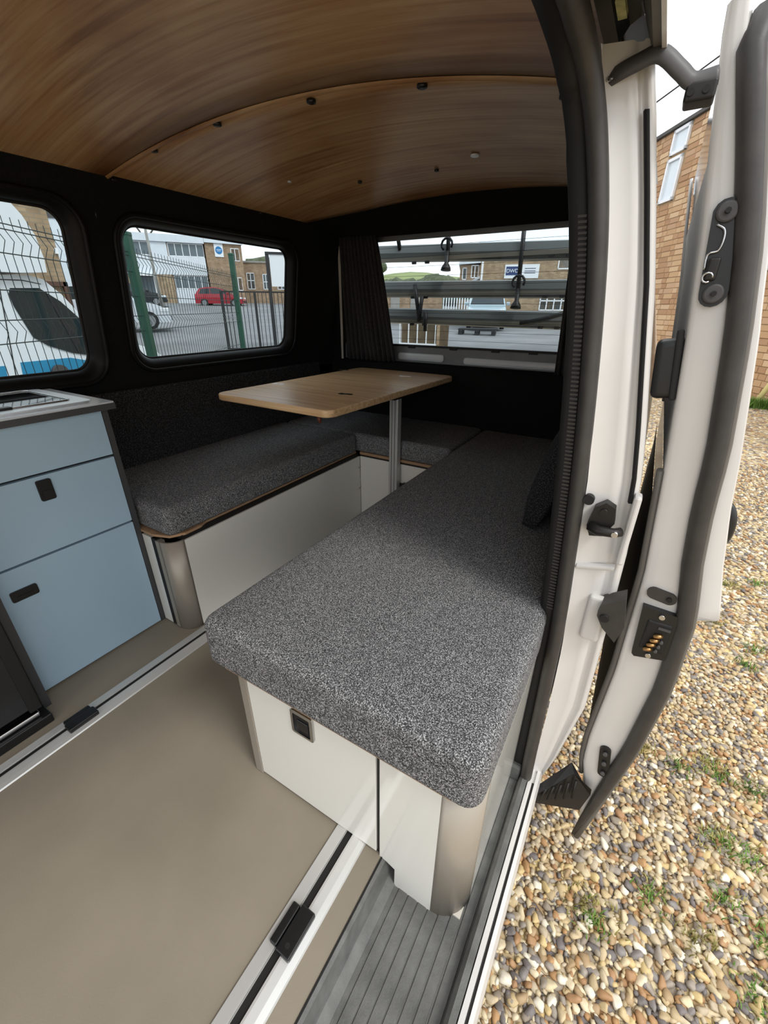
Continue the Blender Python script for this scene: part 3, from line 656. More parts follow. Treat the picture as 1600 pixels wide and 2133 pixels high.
M_ = MB(); M_.bm(bm, True); o = M_.build('bolster_cushion', 'backrest_cloth', None, loc=(-.13, 1.33, .446))
tag(o, 'dark bolster cushion leaning against the wall behind the door seal', 'cushion')

# ------------------------------------------------------------------ table
t = thing('table', 'bamboo topped table on a single square aluminium leg', 'table', (-1.12, 1.56, 0), math.radians(-2.0))
def tl(x, y): v = inv_of(t) @ Vector((x, y, 0)); return v.x, v.y
m = MB(); rr = rrect(-.287, .287, -.482, .482, .035, 6)
rows = [[(x*s, y*s2, z) for x, y in rr] for s, s2, z in ((.985, .99, .674), (1, 1, .678), (1, 1, .695), (.992, .995, .699), (.985, .99, .70))]
m.grid(rows, True, True); n = len(rr); m.add(rows[0], [tuple(range(n))]); m.add(rows[-1], [tuple(range(n))])
tp = m.build('table_top', 'bamboo', t, local=True, wn=True)
for (wx, wy, mt) in ((-1.365, 1.378, 'reflection_white'), (-1.40, 1.905, 'dark_metal'), (-1.011, 1.879, 'reflection_white'), (-.981, 1.342, 'dark_metal')):  # two plates coloured white as if reflecting the window, two dark
    lx, ly = tl(wx, wy); f = MB(); f.prism([(lx-.030, ly-.010), (lx-.008, ly-.018), (lx+.004, ly-.006), (lx+.028, ly-.004), (lx+.026, ly+.014), (lx+.004, ly+.014), (lx-.006, ly+.006), (lx-.028, ly+.010)], 'z', .6995, .7012)
    f.build('fitting_plate', mt, tp, local=True)
lx, ly = tl(-.917, 1.622)
lg = box('leg', 'alu', t, lx-.022, lx+.022, ly-.016, ly+.016, .02, .662, .003, local=True)
for k in (-.008, .008): box('leg_groove', 'dark_rubber', lg, lx+k-.0012, lx+k+.0012, ly-.0165, ly-.0155, .02, .655, local=True)
box('leg_bracket', 'black_plastic', t, lx-.06, lx+.05, ly-.09, ly+.06, .655, .6745, .003, local=True)
wx, wy = tl(-.905, 1.085); MB().tube([(wx, wy, .675), (wx, wy, .664), (wx+.004, wy, .652)], [.006, .007, .004], 10).build('catch', 'red_brown', t, local=True)
box('wall_bracket', 'black_plastic', t, lx-.030, lx+.045, ly+.012, ly+.030, .20, .245, .003, local=True)
kx = lx+.045; MB().cyl((kx, ly, .245), (kx, ly+.02, .245), .010).build('clamp_knob', 'black_plastic', t, local=True)

# ------------------------------------------------------------------ kitchen
t = thing('kitchen_unit', 'pale blue kitchen drawer unit with charcoal edges under the worktop', 'cabinet', (-1.45, .42, 0))
box('carcass', 'dark_rubber', t, -1.60, -1.285, .226, .60, .01, .742)
box('side_panel', 'charcoal_edge', t, -1.60, -1.274, .597, .613, 0, .745)
box('side_panel', 'charcoal_edge', t, -1.60, -1.215, .208, .226, 0, .745)
d1 = box('drawer_front', 'blue_board', t, -1.286, -1.272, .229, .595, .616, .742, .001)
d2 = box('drawer_front', 'blue_board', t, -1.286, -1.272, .229, .595, .402, .609, .001)
d3 = box('drawer_front', 'blue_board', t, -1.286, -1.272, .229, .595, .006, .396, .001)
def latch_x(p, yc, zc, wy, wz):
    o_ = rrect(yc-wy/2, yc+wy/2, zc-wz/2, zc+wz/2, .005, 4); f = MB(); f.prism(o_, 'x', -1.274, -1.2675)
    h = f.build('latch', 'black_plastic', p); box('latch_button', 'dark_rubber', h, -1.269, -1.2662, yc-wy*.3, yc+wy*.3, zc-wz*.38, zc-wz*.02); return h
latch_x(d2, .409, .571, .034, .056); latch_x(d3, .284, .322, .060, .030)
t = thing('fridge', 'black fridge drawer in the dark unit beside the blue drawers', 'fridge', (-1.4, .0, 0))
box('body', 'black_plastic', t, -1.60, -1.20, -.42, .206, .0, .742, .004)
d = box('door', mat('fridge_black', (30, 30, 32), .3), t, -1.20, -1.172, -.40, .195, .055, .72, .006)
box('door_frame', 'dark_rubber', d, -1.176, -1.168, .172, .197, .05, .722)
box('bottom_trim', 'steel', t, -1.185, -1.163, -.40, .188, .030, .044, .003)
box('plinth', 'black_plastic', t, -1.20, -1.150, -.42, .206, .0, .028, .003)
t = thing('worktop', 'grey kitchen worktop with dark square edge holding the sink', 'worktop', (-1.45, .3, .745))
box('slab', 'worktop', t, -1.62, -1.246, -.60, .622, .752, .766, .001)
box('edging', 'charcoal_edge', t, -1.62, -1.2445, -.60, .6235, .745, .7615)
t = thing('sink', 'steel framed sink with dark glass lid set in the worktop', 'sink', (-1.45, .3, .766))
o_ = rrect(-1.605, -1.282, -.35, .588, .02, 5); i_ = rrect(-1.575, -1.325, -.30, .548, .012, 5)
m = MB(); m.grid([[(x, y, .766) for x, y in o_], [(x, y, .7705) for x, y in o_], [(x*.0+x, y, .7715) for x, y in i_], [(x, y, .766) for x, y in i_]], False, True); m.build('rim', mat('brushed_rim', (225, 228, 230), .35, metal=.7), t)
lid = rrect(-1.572, -1.328, -.29, .545, .012, 5); m = MB(); m.prism(lid, 'z', .767, .772); m.build('glass_lid', mat('lid_black', (20, 22, 24), .04, spec=.8), t)
o_ = rrect(-1.576, -1.322, -.30, .551, .014, 5); m = MB(); m.tube([(x, y, .7725) for x, y in o_]+[(o_[0][0], o_[0][1], .7725)], .003, 6, False); m.build('lid_edge', 'steel', t)
for y in (.05, .40): box('hinge', 'black_plastic', t, -1.34, -1.318, y-.02, y+.02, .771, .777, .002)

# ------------------------------------------------------------------ curtains
def curtain(name, label, x0t, x1t, x0b, x1b, zt, zb, y, nf):
    m = MB(); rows = []
    for j in range(15):
        t_ = j/14; z = zt+(zb-zt)*t_
        row = []
        for i in range(nf*8+1):
            u = i/(nf*8); x = (x0t+(x1t-x0t)*u)*(1-t_)+(x0b+(x1b-x0b)*u)*t_
            row.append((x, y+.011*math.sin(u*nf*2*math.pi+.6*math.sin(3*t_))+.004*math.sin(u*nf*5.1+t_*4), z+.004*math.sin(u*nf*2*math.pi)))
        rows.append(row)
    m.grid(rows); o = m.build(name, 'curtain_cloth', None, loc=((x0b+x1b)/2, y, zb))
    sm = o.modifiers.new('thick', 'SOLIDIFY'); sm.thickness = .002
    tag(o, label, 'curtain', 'black tailgate curtains'); return o
curtain('curtain', 'black pleated curtain gathered beside tailgate window next to table', -1.535, -1.30, -1.50, -1.185, 1.325, .742, 2.082, 11)
curtain('curtain', 'black pleated curtain at the tailgate window edge next to the door seal', -.385, -.20, -.36, -.20, 1.315, .735, 2.082, 7)
box('edge_strip', 'dirty_white', rear, -1.545, -1.534, 2.088, 2.094, .735, 1.30)

# ------------------------------------------------------------------ outside: ground
def gz(x, y):
    r = math.hypot(x, y); az = math.degrees(math.atan2(-x, y))
    k = .042-.017*math.exp(-((az-18)/14)**2)
    return -.6+k*max(0, r-2.5)
me = MB(); rads = [0.0]+[.4*1.115**i for i in range(60)]; NA = 144
rows = [[(r*math.cos(2*math.pi*a/NA), r*math.sin(2*math.pi*a/NA), gz(r*math.cos(2*math.pi*a/NA), r*math.sin(2*math.pi*a/NA))) for a in range(NA)] for r in rads if r > 0]
me.grid(rows, True, True); me.add(rows[0], [tuple(range(NA))])
ground = me.build('ground', 'gravel_ground', None); st(ground, 'gravel ground and grey tarmac around the van')
ground.data.materials.append(MATS['asphalt'])
for p in ground.data.polygons:
    c = p.center
    if c.x < -2.4-.6*max(0, min(1, c.y-1)) or c.y < -12 or (c.y > 5.2 and c.x < -.9) or c.length > 40: p.material_index = 1

# pebbles
rg = np.random.RandomState(3)
def ico(sub):
    bm = bmesh.new(); bmesh.ops.create_icosphere(bm, subdivisions=sub, radius=1); bm.verts.index_update()
    v = np.array([x.co[:] for x in bm.verts]); f = np.array([[w.index for w in q.verts] for q in bm.faces]); bm.free(); return v, f
camR = np.array([r2, u2, fwd])
def proj(P):
    d = P-np.array([0, 0, 1.0]); q = d @ camR.T; return 800+874.72*q[:, 0]/q[:, 2], 1066.5-874.72*q[:, 1]/q[:, 2], q[:, 2]
def scatter(y0, y1, sp, r0, r1):
    pts = []
    ny = int((y1-y0)/sp); nx = int(3.2/sp)
    for j in range(ny):
        for i in range(nx):
            x = -.03+i*sp; y = y0+j*sp
            if x > .95+.27*y: continue
            pts.append((x+(rg.rand()-.5)*sp*1.1, y+(rg.rand()-.5)*sp*1.1))
    P = np.array(pts); R_ = r0+(r1-r0)*rg.rand(len(P))**1.6
    return P, R_
def peb_xform(n, R_):
    a = rg.rand(n)*2*np.pi; tl_ = (rg.rand(n)-.5)*.9
    ax = np.stack([R_*(1.0+.55*rg.rand(n)), R_*(.72+.25*rg.rand(n)), R_*(.5+.25*rg.rand(n))], 1)
    return a, tl_, ax
def peb_verts(v, a, tl_, ax, c):
    nz_ = 1+.13*np.sin(v[:, 0]*5.1+a*7)+.12*np.sin(v[:, 1]*4.3+a*3.1)+.1*np.sin(v[:, 2]*6+a*11)
    w = v*ax*nz_[:, None]
    ct, s_t = np.cos(tl_), np.sin(tl_); x = w[:, 0]*ct+w[:, 2]*s_t; z = -w[:, 0]*s_t+w[:, 2]*ct
    ca, sa = np.cos(a), np.sin(a); return np.stack([x*ca-w[:, 1]*sa+c[0], x*sa+w[:, 1]*ca+c[1], z+c[2]], 1)
V1, F1 = ico(2); V0, F0 = ico(1)
PN, RN = scatter(.05, 2.2, .0150, .0068, .0145); PF, RF = scatter(2.2, 5.6, .0235, .0095, .017)
CN = np.array([(x, y, gz(x, y)+r*.25+.004*rg.rand()) for (x, y), r in zip(PN, RN)]); CF = np.array([(x, y, gz(x, y)+r*.25) for (x, y), r in zip(PF, RF)])
aN = peb_xform(len(CN), RN); aF = peb_xform(len(CF), RF)
px_, py_, dp_ = proj(CN)
inside = (px_ > 1010) & (px_ < 1600) & (py_ > 1500) & (py_ < 2133)
big = np.argsort(-np.where(inside, RN/dp_, 0))[:300]; bigset = set(big.tolist())
def mesh_np(name, vs, fs, mt, parent=None, loc=None):
    m_ = bpy.data.meshes.new(name); m_.vertices.add(len(vs)); m_.vertices.foreach_set('co', vs.astype(np.float32).ravel())
    m_.loops.add(fs.size); m_.loops.foreach_set('vertex_index', fs.astype(np.int32).ravel()); m_.polygons.add(len(fs))
    m_.polygons.foreach_set('loop_start', np.arange(0, fs.size, fs.shape[1], dtype=np.int32)); m_.polygons.foreach_set('loop_total', np.full(len(fs), fs.shape[1], np.int32))
    m_.polygons.foreach_set('use_smooth', np.ones(len(fs), bool)); m_.update(); m_.validate(); m_.materials.append(MATS[mt])
    o = bpy.data.objects.new(name, m_); C.objects.link(o); o.parent = parent
    if loc is not None: o.location = loc
    return o
vs, fs, n = [], [], 0
for i in range(len(CN)):
    if i in bigset: continue
    vs.append(peb_verts(V1 if RN[i]/dp_[i] > .009 and inside[i] else V0, aN[0][i], aN[1][i], aN[2][i], CN[i])); ff = F1 if len(vs[-1]) == len(V1) else F0
    fs.append(ff+n); n += len(vs[-1])
for i in range(len(CF)):
    vs.append(peb_verts(V0, aF[0][i], aF[1][i], aF[2][i], CF[i])); fs.append(F0+n); n += len(V0)
tag(mesh_np('gravel', np.concatenate(vs), np.concatenate(fs), 'pebble', ground), kind='stuff')
shapes = []
for k in range(24):
    shapes.append(None)
for q, i in enumerate(big):
    k = q % 24
    if shapes[k] is None:
        o = mesh_np('pebble', peb_verts(V1, aN[0][i], aN[1][i], aN[2][i]/RN[i], (0, 0, 0)), F1, 'pebble', ground); shapes[k] = o
    else:
        o = shapes[k].copy(); C.objects.link(o)
    o.location = CN[i]; o.scale = (RN[i],)*3; o.rotation_euler = (0, 0, float(rg.rand()*6.28))

def blades(m, x, y, z, n, h, sp):
    for _ in range(n):
        a = R.random()*6.28; d = R.random()*sp; bx, by = x+d*math.cos(a), y+d*math.sin(a); ln = h*(.5+R.random()*.7); th = R.random()*6.28; le = ln*(.2+.7*R.random()); w = .0016+.001*R.random()*h*20
        px, py = math.cos(th+1.57)*w, math.sin(th+1.57)*w
        p = [(bx+math.cos(th)*le*t*t, by+math.sin(th)*le*t*t, z+ln*t*(1-.25*t)) for t in (0, .4, .75, 1)]
        m.add([(p[0][0]-px, p[0][1]-py, p[0][2]), (p[0][0]+px, p[0][1]+py, p[0][2]), (p[1][0]+px, p[1][1]+py, p[1][2]), (p[1][0]-px, p[1][1]-py, p[1][2]), (p[2][0]+px*.6, p[2][1]+py*.6, p[2][2]), (p[2][0]-px*.6, p[2][1]-py*.6, p[2][2]), p[3]], [(0, 1, 2, 3), (3, 2, 4, 5), (5, 4, 6)], True)
m = MB(); m2 = MB()
for k, (x, y) in enumerate([(.193, .827), (.222, .807), (.363, .957), (.538, 1.242), (.564, 1.241), (.549, 1.056), (.471, .91), (.595, .866), (.447, 1.473), (.544, 1.554), (.744, 2.249), (.682, 2.98), (.627, 2.549), (.571, 1.505), (.627, 1.232), (.315, 1.485), (.645, 1.015), (.672, 1.505), (.758, 2.997), (.80, 2.4), (.9, 3.1)]):
    blades(m if k % 3 else m2, x, y, gz(x, y)+.008, 55, .028, .055); blades(m2, x+.03, y+.02, gz(x, y)+.008, 26, .026, .06)
tag(m.build('grass', 'grass_blade', None), 'thin green grass sprouting through the gravel', 'grass', kind='stuff')
tag(m2.build('grass', 'dry_grass', None), 'dry yellowish grass strands lying on the gravel', 'grass', kind='stuff')

# ------------------------------------------------------------------ building helpers (local x along the front, local +y away from the camera)
def bwin(t, u0, u1, z0, z1, nm=2, pane='pane_dark', fr=.06, yf=-.03, tr=None):
    m = MB(); m.box(u0, u1, yf, .10, z0, z0+fr); m.box(u0, u1, yf, .10, z1-fr, z1)
    for k in range(nm+1):
        u = u0+(u1-u0)*k/nm; a = max(u0, u-fr/2); m.box(a, min(u1, a+fr), yf, .10, z0, z1)
    if tr: m.box(u0, u1, yf, .10, tr-fr/2, tr+fr/2)
    w = m.build('window', 'upvc', t, local=True)
    for k in range(nm):
        a = u0+(u1-u0)*k/nm; MB().box(a+fr*.4, a+(u1-u0)/nm-fr*.4, yf+.03, .08, z0+fr*.6, z1-fr*.6).build('pane', pane, w, local=True)
    return w
def lbox(name, mt, t, *a, **k): return box(name, mt, t, *a, local=True, **k)

# orange brick building beyond the open door
E_ = (-.515, .857); rz = math.atan2(E_[1], E_[0])
# local x runs along the wall away from the door; local +y then points to -x,-y: the wall's front is at y=+0 facing the van
t = thing('brick_building', 'orange brick building with white window beyond the gravel yard', 'building', (1.661, 8.759, -.40), rz)
lbox('wall', 'mortar', t, -4.0, 7.0, -4.0, -.012, -.2, 4.70)
lbox('roof_edge', 'roof_felt', t, -4.1, 7.1, -4.1, .06, 4.70, 4.76)
CH, BL = .100, .30
open_ = [(3.86, 4.50, 4.20, 4.70), (3.98, 4.50, 3.48, 4.14)]
proto = {}; rest = MB(); cnt = 0; cand = []
for c_ in range(48):
    z0 = -.10+c_*CH; u = -3.9+(0 if c_ % 2 else -.11); k = 0
    while u < 6.9:
        L = BL if (k+c_) % 2 else BL*.48
        k += 1
        if not any(u+L > a and u < b and z0+CH > c and z0 < d for a, b, c, d in ((3.94, 4.48, 4.26, 4.68), (3.98, 4.48, 3.44, 4.20), (.82, 1.3, 1.95, 2.55))):
            cand.append((u, z0, L))
        u += L+.012
def seen(b):
    u, z0, L = b; ux = 1.661+E_[0]*(u+L/2); uy = 8.759+E_[1]*(u+L/2); P = np.array([[ux, uy, z0-.35]]); X, Y, D = proj(P)
    vis = (1352 < X[0] < 1425 and 280 < Y[0] < 790) or (1425 <= X[0] < 1480 and 225 < Y[0] < 480) or (1560 < X[0] < 1600 and 420 < Y[0] < 840)
    return (0 if vis else 100)+D[0]-L*3
cand.sort(key=seen)
for i, (u, z0, L) in enumerate(cand):
    if i < 300:
        key = round(L, 3)
        if key not in proto:
            bm_ = MB(); bm_.box(0, L, -.06, .0, 0, CH-.014, .004, 1); proto[key] = bm_.build('brick', 'orange_brick', t, local=True); o = proto[key]
        else:
            o = proto[key].copy(); C.objects.link(o)
        o.location = (u, R.uniform(-.006, .004), z0)
    else:
        rest.box(u, u+L, -.06, R.uniform(-.006, .004), z0, z0+CH-.014)
tag(rest.build('brickwork', 'orange_brick', t, local=True), kind='stuff')
def bwin2(t, u0, u1, z0, z1, pane):
    m = MB(); fr = .055
    for a in ((u0, u1, -.08, .03, z0, z0+fr), (u0, u1, -.08, .03, z1-fr, z1), (u0, u0+fr, -.08, .03, z0, z1), (u1-fr, u1, -.08, .03, z0, z1)): m.box(*a)
    w = m.build('window', 'upvc', t, local=True); MB().box(u0+fr*.5, u1-fr*.5, -.06, -.01, z0+fr*.5, z1-fr*.5).build('pane', pane, w, local=True)
bwin2(t, 3.94, 4.48, 4.26, 4.68, 'pane_light'); bwin2(t, 3.98, 4.48, 3.44, 4.20, 'pane_light'); bwin2(t, .82, 1.3, 1.95, 2.55, 'pane_dark')
lbox('downpipe', 'upvc', t, 4.06, 4.12, .0, .06, .6, 1.75)
m = MB(); m.tube([(1.50, 8.60, -.38), (1.93, 8.75, .95)], .035, 10); tag(m.build('timber_pole', 'pale_timber', None, loc=(1.50, 8.6, -.38)), 'pale yellow pole leaning on the brick wall', 'pole')
m = MB()
for k in range(26): blades(m, 1.35+R.random()*.75, 8.45+R.random()*.2, -.38, 60, .22, .14)
tag(m.build('grass', 'grass_blade', None), 'long green grass growing along the base of brick wall', 'grass', kind='stuff')
m = MB(); m.tube([(-.906-1.03*1.0, 10, 4.008-.579*1.0), (-.906, 10, 4.008), (.124, 10, 4.587), (1.15, 10, 5.2)], .012, 6); tag(m.build('overhead_cable', 'rail_black', None, loc=(.1, 10, 4.5)), 'thin dark overhead cable crossing the white sky', 'cable')

# ------------------------------------------------------------------ offside street seen through the side windows
# mesh fence
e = Vector((-.529, .848, 0)); nrm = Vector((.848, .529, 0)); p0 = Vector((-2.99, 1.83, 0))
t = thing('mesh_fence', 'green post and wire mesh fence outside the side windows', 'fence', (p0.x, p0.y, -.58), math.atan2(e.y, e.x))
for u, zt in ((-1.88, 1.32), (0, 1.40), (2.16, 1.50)):
    b = MB(); b.box(u-.03, u+.03, -.025, .025, 0, zt+.58, .004); po = b.build('post', 'fence_green', t, local=True)
    MB().box(u-.032, u+.032, -.027, .027, zt+.575, zt+.60, .006).build('post_cap', 'fence_green', po, local=True)
def fz(z):
    for c in (1.825, 1.48, .95, .3):
        d = abs(z-c)
        if d < .045: return -.024*(1-d/.045)
    return 0
m = MB(); u = -1.85
zl = sorted([.02, 1.92]+[c+k for c in (1.825, 1.48, .95, .3) for k in (-.045, 0, .045)])
while u < 2.15:
    m.tube([(u, fz(z), z) for z in zl], .0019, 4, False); u += .05
tag(m.build('mesh_wire', 'wire_dark', t, local=True), kind='stuff')
m = MB()
for z in [c+k for c in (1.825, 1.48, .95, .3) for k in (-.045, .045)]+[1.64, 1.2, .62, .05, 1.89]: m.tube([(-1.85, -.005+fz(z), z), (2.15, -.005+fz(z), z)], .0024, 4, False)
tag(m.build('cross_wire', 'wire_dark', t, local=True), kind='stuff')

# white and blue lorry with overcab pod
t = thing('white_lorry', 'white box lorry with overcab pod and blue stripe behind fence', 'lorry', (-6.5, 2.0, -.43))
def sidepoly(name, mt, pts, d0, d1, parent=t): return MB().prism(pts, 'x', d0, d1).build(name, mt, parent)
body = sidepoly('cab', 'van_white', [(1.3, -.1), (1.3, 1.30), (2.406, 1.317), (2.687, 1.327), (2.823, 1.289), (2.983, 1.123), (3.147, .876), (3.265, .70), (3.5, .58), (4.0, .44), (4.15, .30), (4.15, -.1)], -6.5, -8.4)
sidepoly('overcab_pod', 'van_white', [(.9, 1.33), (2.55, 1.34), (2.834, 1.36), (2.848, 1.50), (2.825, 1.738), (2.754, 1.912), (2.647, 2.062), (2.35, 2.35), (1.6, 2.9), (.9, 3.0)], -6.38, -8.55)
sidepoly('box_body', 'van_white', [(-2.5, -.05), (1.25, -.05), (1.25, 3.0), (-2.5, 3.0)], -6.35, -8.6)
sidepoly('side_window', 'dark_glass', [(2.454, 1.185), (2.744, 1.195), (2.935, 1.053), (3.122, .831), (3.16, .60), (3.108, .407), (2.896, .453), (2.651, .556), (2.52, .66), (2.43, 1.0), (2.42, 1.12)], -6.485, -6.52)
sidepoly('window_bar', 'rail_black', [(2.80, 1.14), (2.83, 1.13), (3.0, .46), (2.965, .46)], -6.475, -6.53)
sidepoly('blue_stripe', 'stripe_blue', [(2.305, .389), (2.857, .397), (3.10, .334), (3.10, .12), (2.27, .12)], -6.490, -6.53)
sidepoly('blue_stripe', 'stripe_blue', [(1.35, .37), (2.145, .366), (2.12, .12), (1.35, .12)], -6.490, -6.53)
sidepoly('door_seam', 'rail_black', [(2.19, .1), (2.20, .1), (2.37, 1.24), (2.36, 1.24)], -6.494, -6.51)
sidepoly('roof_seam', 'rail_black', [(1.4, 1.255), (2.6, 1.265), (2.78, 1.235), (2.78, 1.242), (2.6, 1.275), (1.4, 1.265)], -6.494, -6.51)
m = MB(); m.tube([(-6.42, 3.18, .52), (-6.30, 3.2, .55)], .03, 8); m.box(-6.38, -6.22, 3.14, 3.24, .50, .86, .02); m.build('mirror', 'rail_black', t)
for y in (-1.4, 3.35):
    w = MB().tube([(-6.44, y, -.09), (-6.68, y, -.09)], .34, 20).build('wheel', 'tyre', t); MB().tube([(-6.43, y, -.09), (-6.45, y, -.09)], .2, 16).build('hub', 'hub', w)
MB().tube([(-6.43, 2.68, .24), (-6.5, 2.68, .24)], .09, 14).build('fuel_cap', 'grey_plastic', t)

# tan brick workshop behind the lorry
t = thing('brick_workshop', 'tan brick workshop wall behind the white lorry', 'building', (-10.8, 5.1, -.25), -math.pi/2)
lbox('wall', 'tan_brick', t, .0, 14.0, -6.0, 0, -.3, 5.2)
lbox('roof_edge', 'roof_felt', t, -.1, 14.1, -6.1, .1, 5.2, 5.4)
m = MB(); m.box(.02, .10, .0, .08, 0, 1.70); m.box(.02, 1.5, .0, .08, 1.62, 1.70); m.build('gate_frame', mat('rust', (92, 66, 54), .8), t, local=True)
lbox('soffit_vent', 'upvc', t, .0, .06, .0, .05, 2.2, 2.3)

# two-storey office
EA = Vector((4, 5.75, 0)).normalized()
t = thing('office_building', 'two storey office with white cladding and window bands across the road', 'building', (-41.2, 24.6, .9), math.atan2(EA.y, EA.x))
H = -.9
lbox('wall', 'far_brick', t, -4, 6.6, .05, 3, 0, 6.55+H)
lbox('fascia', 'cladding', t, -4.2, 6.7, -.25, 3.1, 6.15+H, 6.72+H)
lbox('cladding_band', 'cladding', t, -.6, 6.62, -.12, .05, 3.62+H, 5.06+H)
m = MB()
for k in range(36): m.box(-.5+k*.2, -.47+k*.2, -.14, -.11, 3.62+H, 5.06+H)
tag(m.build('cladding_rib', 'upvc', t, local=True), kind='stuff')
lbox('end_panel', 'cladding', t, 2.2, 3.55, -.1, .05, 5.06+H, 6.15+H)
bwin(t, 3.62, 6.6, 5.08+H, 6.12+H, 5); bwin(t, .75, 2.15, 5.08+H, 6.12+H, 2); bwin(t, -1.6, .2, 5.08+H, 6.12+H, 2)
bwin(t, 3.70, 6.58, 2.5+H, 3.6+H, 5); lbox('lower_panel', 'cladding', t, 3.66, 6.45, -.06, .05, 1.0+H, 2.48+H)
lbox('brick_bay', 'tan_brick', t, 2.25, 3.6, -.14, .05, .9+H, 3.6+H)
d = lbox('entrance', 'pane_dark', t, .9, 2.05, -.04, .05, .95+H, 3.4+H); lbox('entrance_frame', 'upvc', d, 1.98, 2.08, -.08, .05, .95+H, 3.45+H); lbox('entrance_frame', 'upvc', d, .85, .95, -.08, .05, .95+H, 3.45+H); lbox('canopy', 'upvc', t, .7, 2.3, -.8, .05, 3.45+H, 3.6+H)
EB = Vector((4.0, 7.5, 0)).normalized()
t = thing('office_wing', 'brown brick office wing with a round blue sign', 'building', (-37.2, 30.4, .9), math.atan2(EB.y, EB.x))
lbox('wall', 'far_brick', t, -.3, 3.0, 0, 3, 0, 6.3+H); lbox('fascia', 'cladding', t, -.35, 3.1, -.2, 3, 6.28+H, 6.72+H)
bwin(t, 1.95, 2.75, 4.93+H, 5.98+H, 2); bwin(t, 1.92, 2.7, 2.45+H, 3.58+H, 2)
EC = Vector((4.0, 3.5, 0)).normalized()
t2 = thing('office_sign', 'white square sign with blue disc on the brick wing', 'sign', (-37.2, 30.4, 5.2), math.atan2(EB.y, EB.x))
lbox('board', 'sign_white', t2, .5, 1.28, -.06, -.01, 0, 1.06); b = MB(); b.tube([(.89, -.06, .53), (.89, -.075, .53)], .31, 24); dd = b.build('disc', 'sign_blue', t2, local=True)
lbox('disc_text_bar', 'sign_white', dd, .68, 1.10, -.082, -.074, .56, .60); lbox('disc_text_bar', 'sign_white', dd, .72, 1.06, -.082, -.074, .46, .49)
t = thing('single_storey_block', 'low grey brick block with small white windows', 'building', (-36, 34.5, .9), math.atan2(EC.y, EC.x))
lbox('wall', 'far_brick', t, -1.6, 9, 0, 7, 0, 4.95+H); lbox('roof_edge', 'concrete', t, -1.7, 9.1, -.1, 7, 4.95+H, 5.1+H)
bwin(t, -.75, 0, 2.62+H, 4.08+H, 2, tr=3.4+H); bwin(t, .8, 1.4, 2.62+H, 4.0+H, 2, tr=3.3+H); bwin(t, 2.2, 3.0, 2.62+H, 4.0+H, 2, tr=3.3+H)
t = thing('grey_block', 'dark upper storey block showing above the office roof', 'building', (-52, 29.5, .9), math.atan2(EA.y, EA.x))
lbox('wall', 'cladding', t, -8, 1.2, 0, 6, 0, 9.6); lbox('glazing', 'roof_felt', t, -8, .2, -.1, 0, 8.0, 9.0)
t = thing('verge_wall', 'low grey wall along the far side of road', 'wall', (-33.5, 21.5, .5), math.atan2(EA.y, EA.x))
lbox('wall', 'concrete', t, -6, 18, 0, .3, -.4, .32); lbox('coping', 'concrete', t, -6, 18, -.05, .35, .32, .38)

# lamp post, trees
t = thing('lamp_post', 'tall grey lamp post in front of the office', 'lamp post', (-31.5, 20.9, .6))
MB().tube([(-31.5, 20.9, .6), (-31.45, 20.75, 3), (-31.4, 20.7, 9.0)], [.14, .10, .07], 10).build('pole', 'concrete', t); MB().box(-31.6, -30.7, 20.6, 20.8, 8.95, 9.1, .03).build('lantern', 'grey_plastic', t)
def bare_tree(label, x, y, z, h, seed):
    rr = random.Random(seed); t = thing('bare_tree', label, 'tree', (x, y, z)); m = MB()
    def br(p, d, l, r, k):
        q = p+d*l; m.tube([p, p+d*l*.5+Vector((rr.uniform(-.04, .04)*l, rr.uniform(-.04, .04)*l, 0)), q], [r, r*.85, r*.65], 5, False)
        if k == 0: return
        for _ in range(3 if k > 1 else 4):
            dd = (d+Vector((rr.uniform(-.8, .8), rr.uniform(-.8, .8), rr.uniform(-.1, .5)))).normalized(); br(q, dd, l*rr.uniform(.6, .8), r*.6, k-1)
    b0 = MB(); b0.tube([(x, y, z), (x, y, z+h*.3)], [h*.025, h*.018], 8, False); b0.build('trunk', 'bark', t)
    br(Vector((x, y, z+h*.28)), Vector((0, 0, 1)), h*.25, h*.015, 4); o = m.build('crown', 'bark', t); tag(o, kind='stuff')
bare_tree('bare winter tree rising behind the office roof', -55, 36, 1.5, 12.5, 4)
bare_tree('bare winter tree with wide crown beyond the brick office wing', -57, 52, 1.5, 11.5, 9)
bare_tree('bare winter tree beside the tan brick workshop', -20, 10.4, .3, 7.0, 12)
def bush(name, label, cx, cy, cz_, sx, sy, sz, seed, mt='hedge', parts=14):
    rr = random.Random(seed); m = MB()
    for _ in range(parts):
        m.sphere((cx+rr.uniform(-.5, .5)*sx, cy+rr.uniform(-.5, .5)*sy, cz_+rr.uniform(.1, .6)*sz), sz*rr.uniform(.28, .42), 2, (1+rr.random()*.3, 1, .9))
    rg2 = random.Random(seed+1); m.v = [(x+rg2.uniform(-.05, .05)*sz, y+rg2.uniform(-.05, .05)*sz, z+rg2.uniform(-.05, .05)*sz) for x, y, z in m.v]
    return tag(m.build(name, mt, None, loc=(cx, cy, cz_)), label, 'hedge')
bush('hedge', 'dull green trees above the low grey block', -47, 54, 2.5, 9, 8, 6.5, 3)

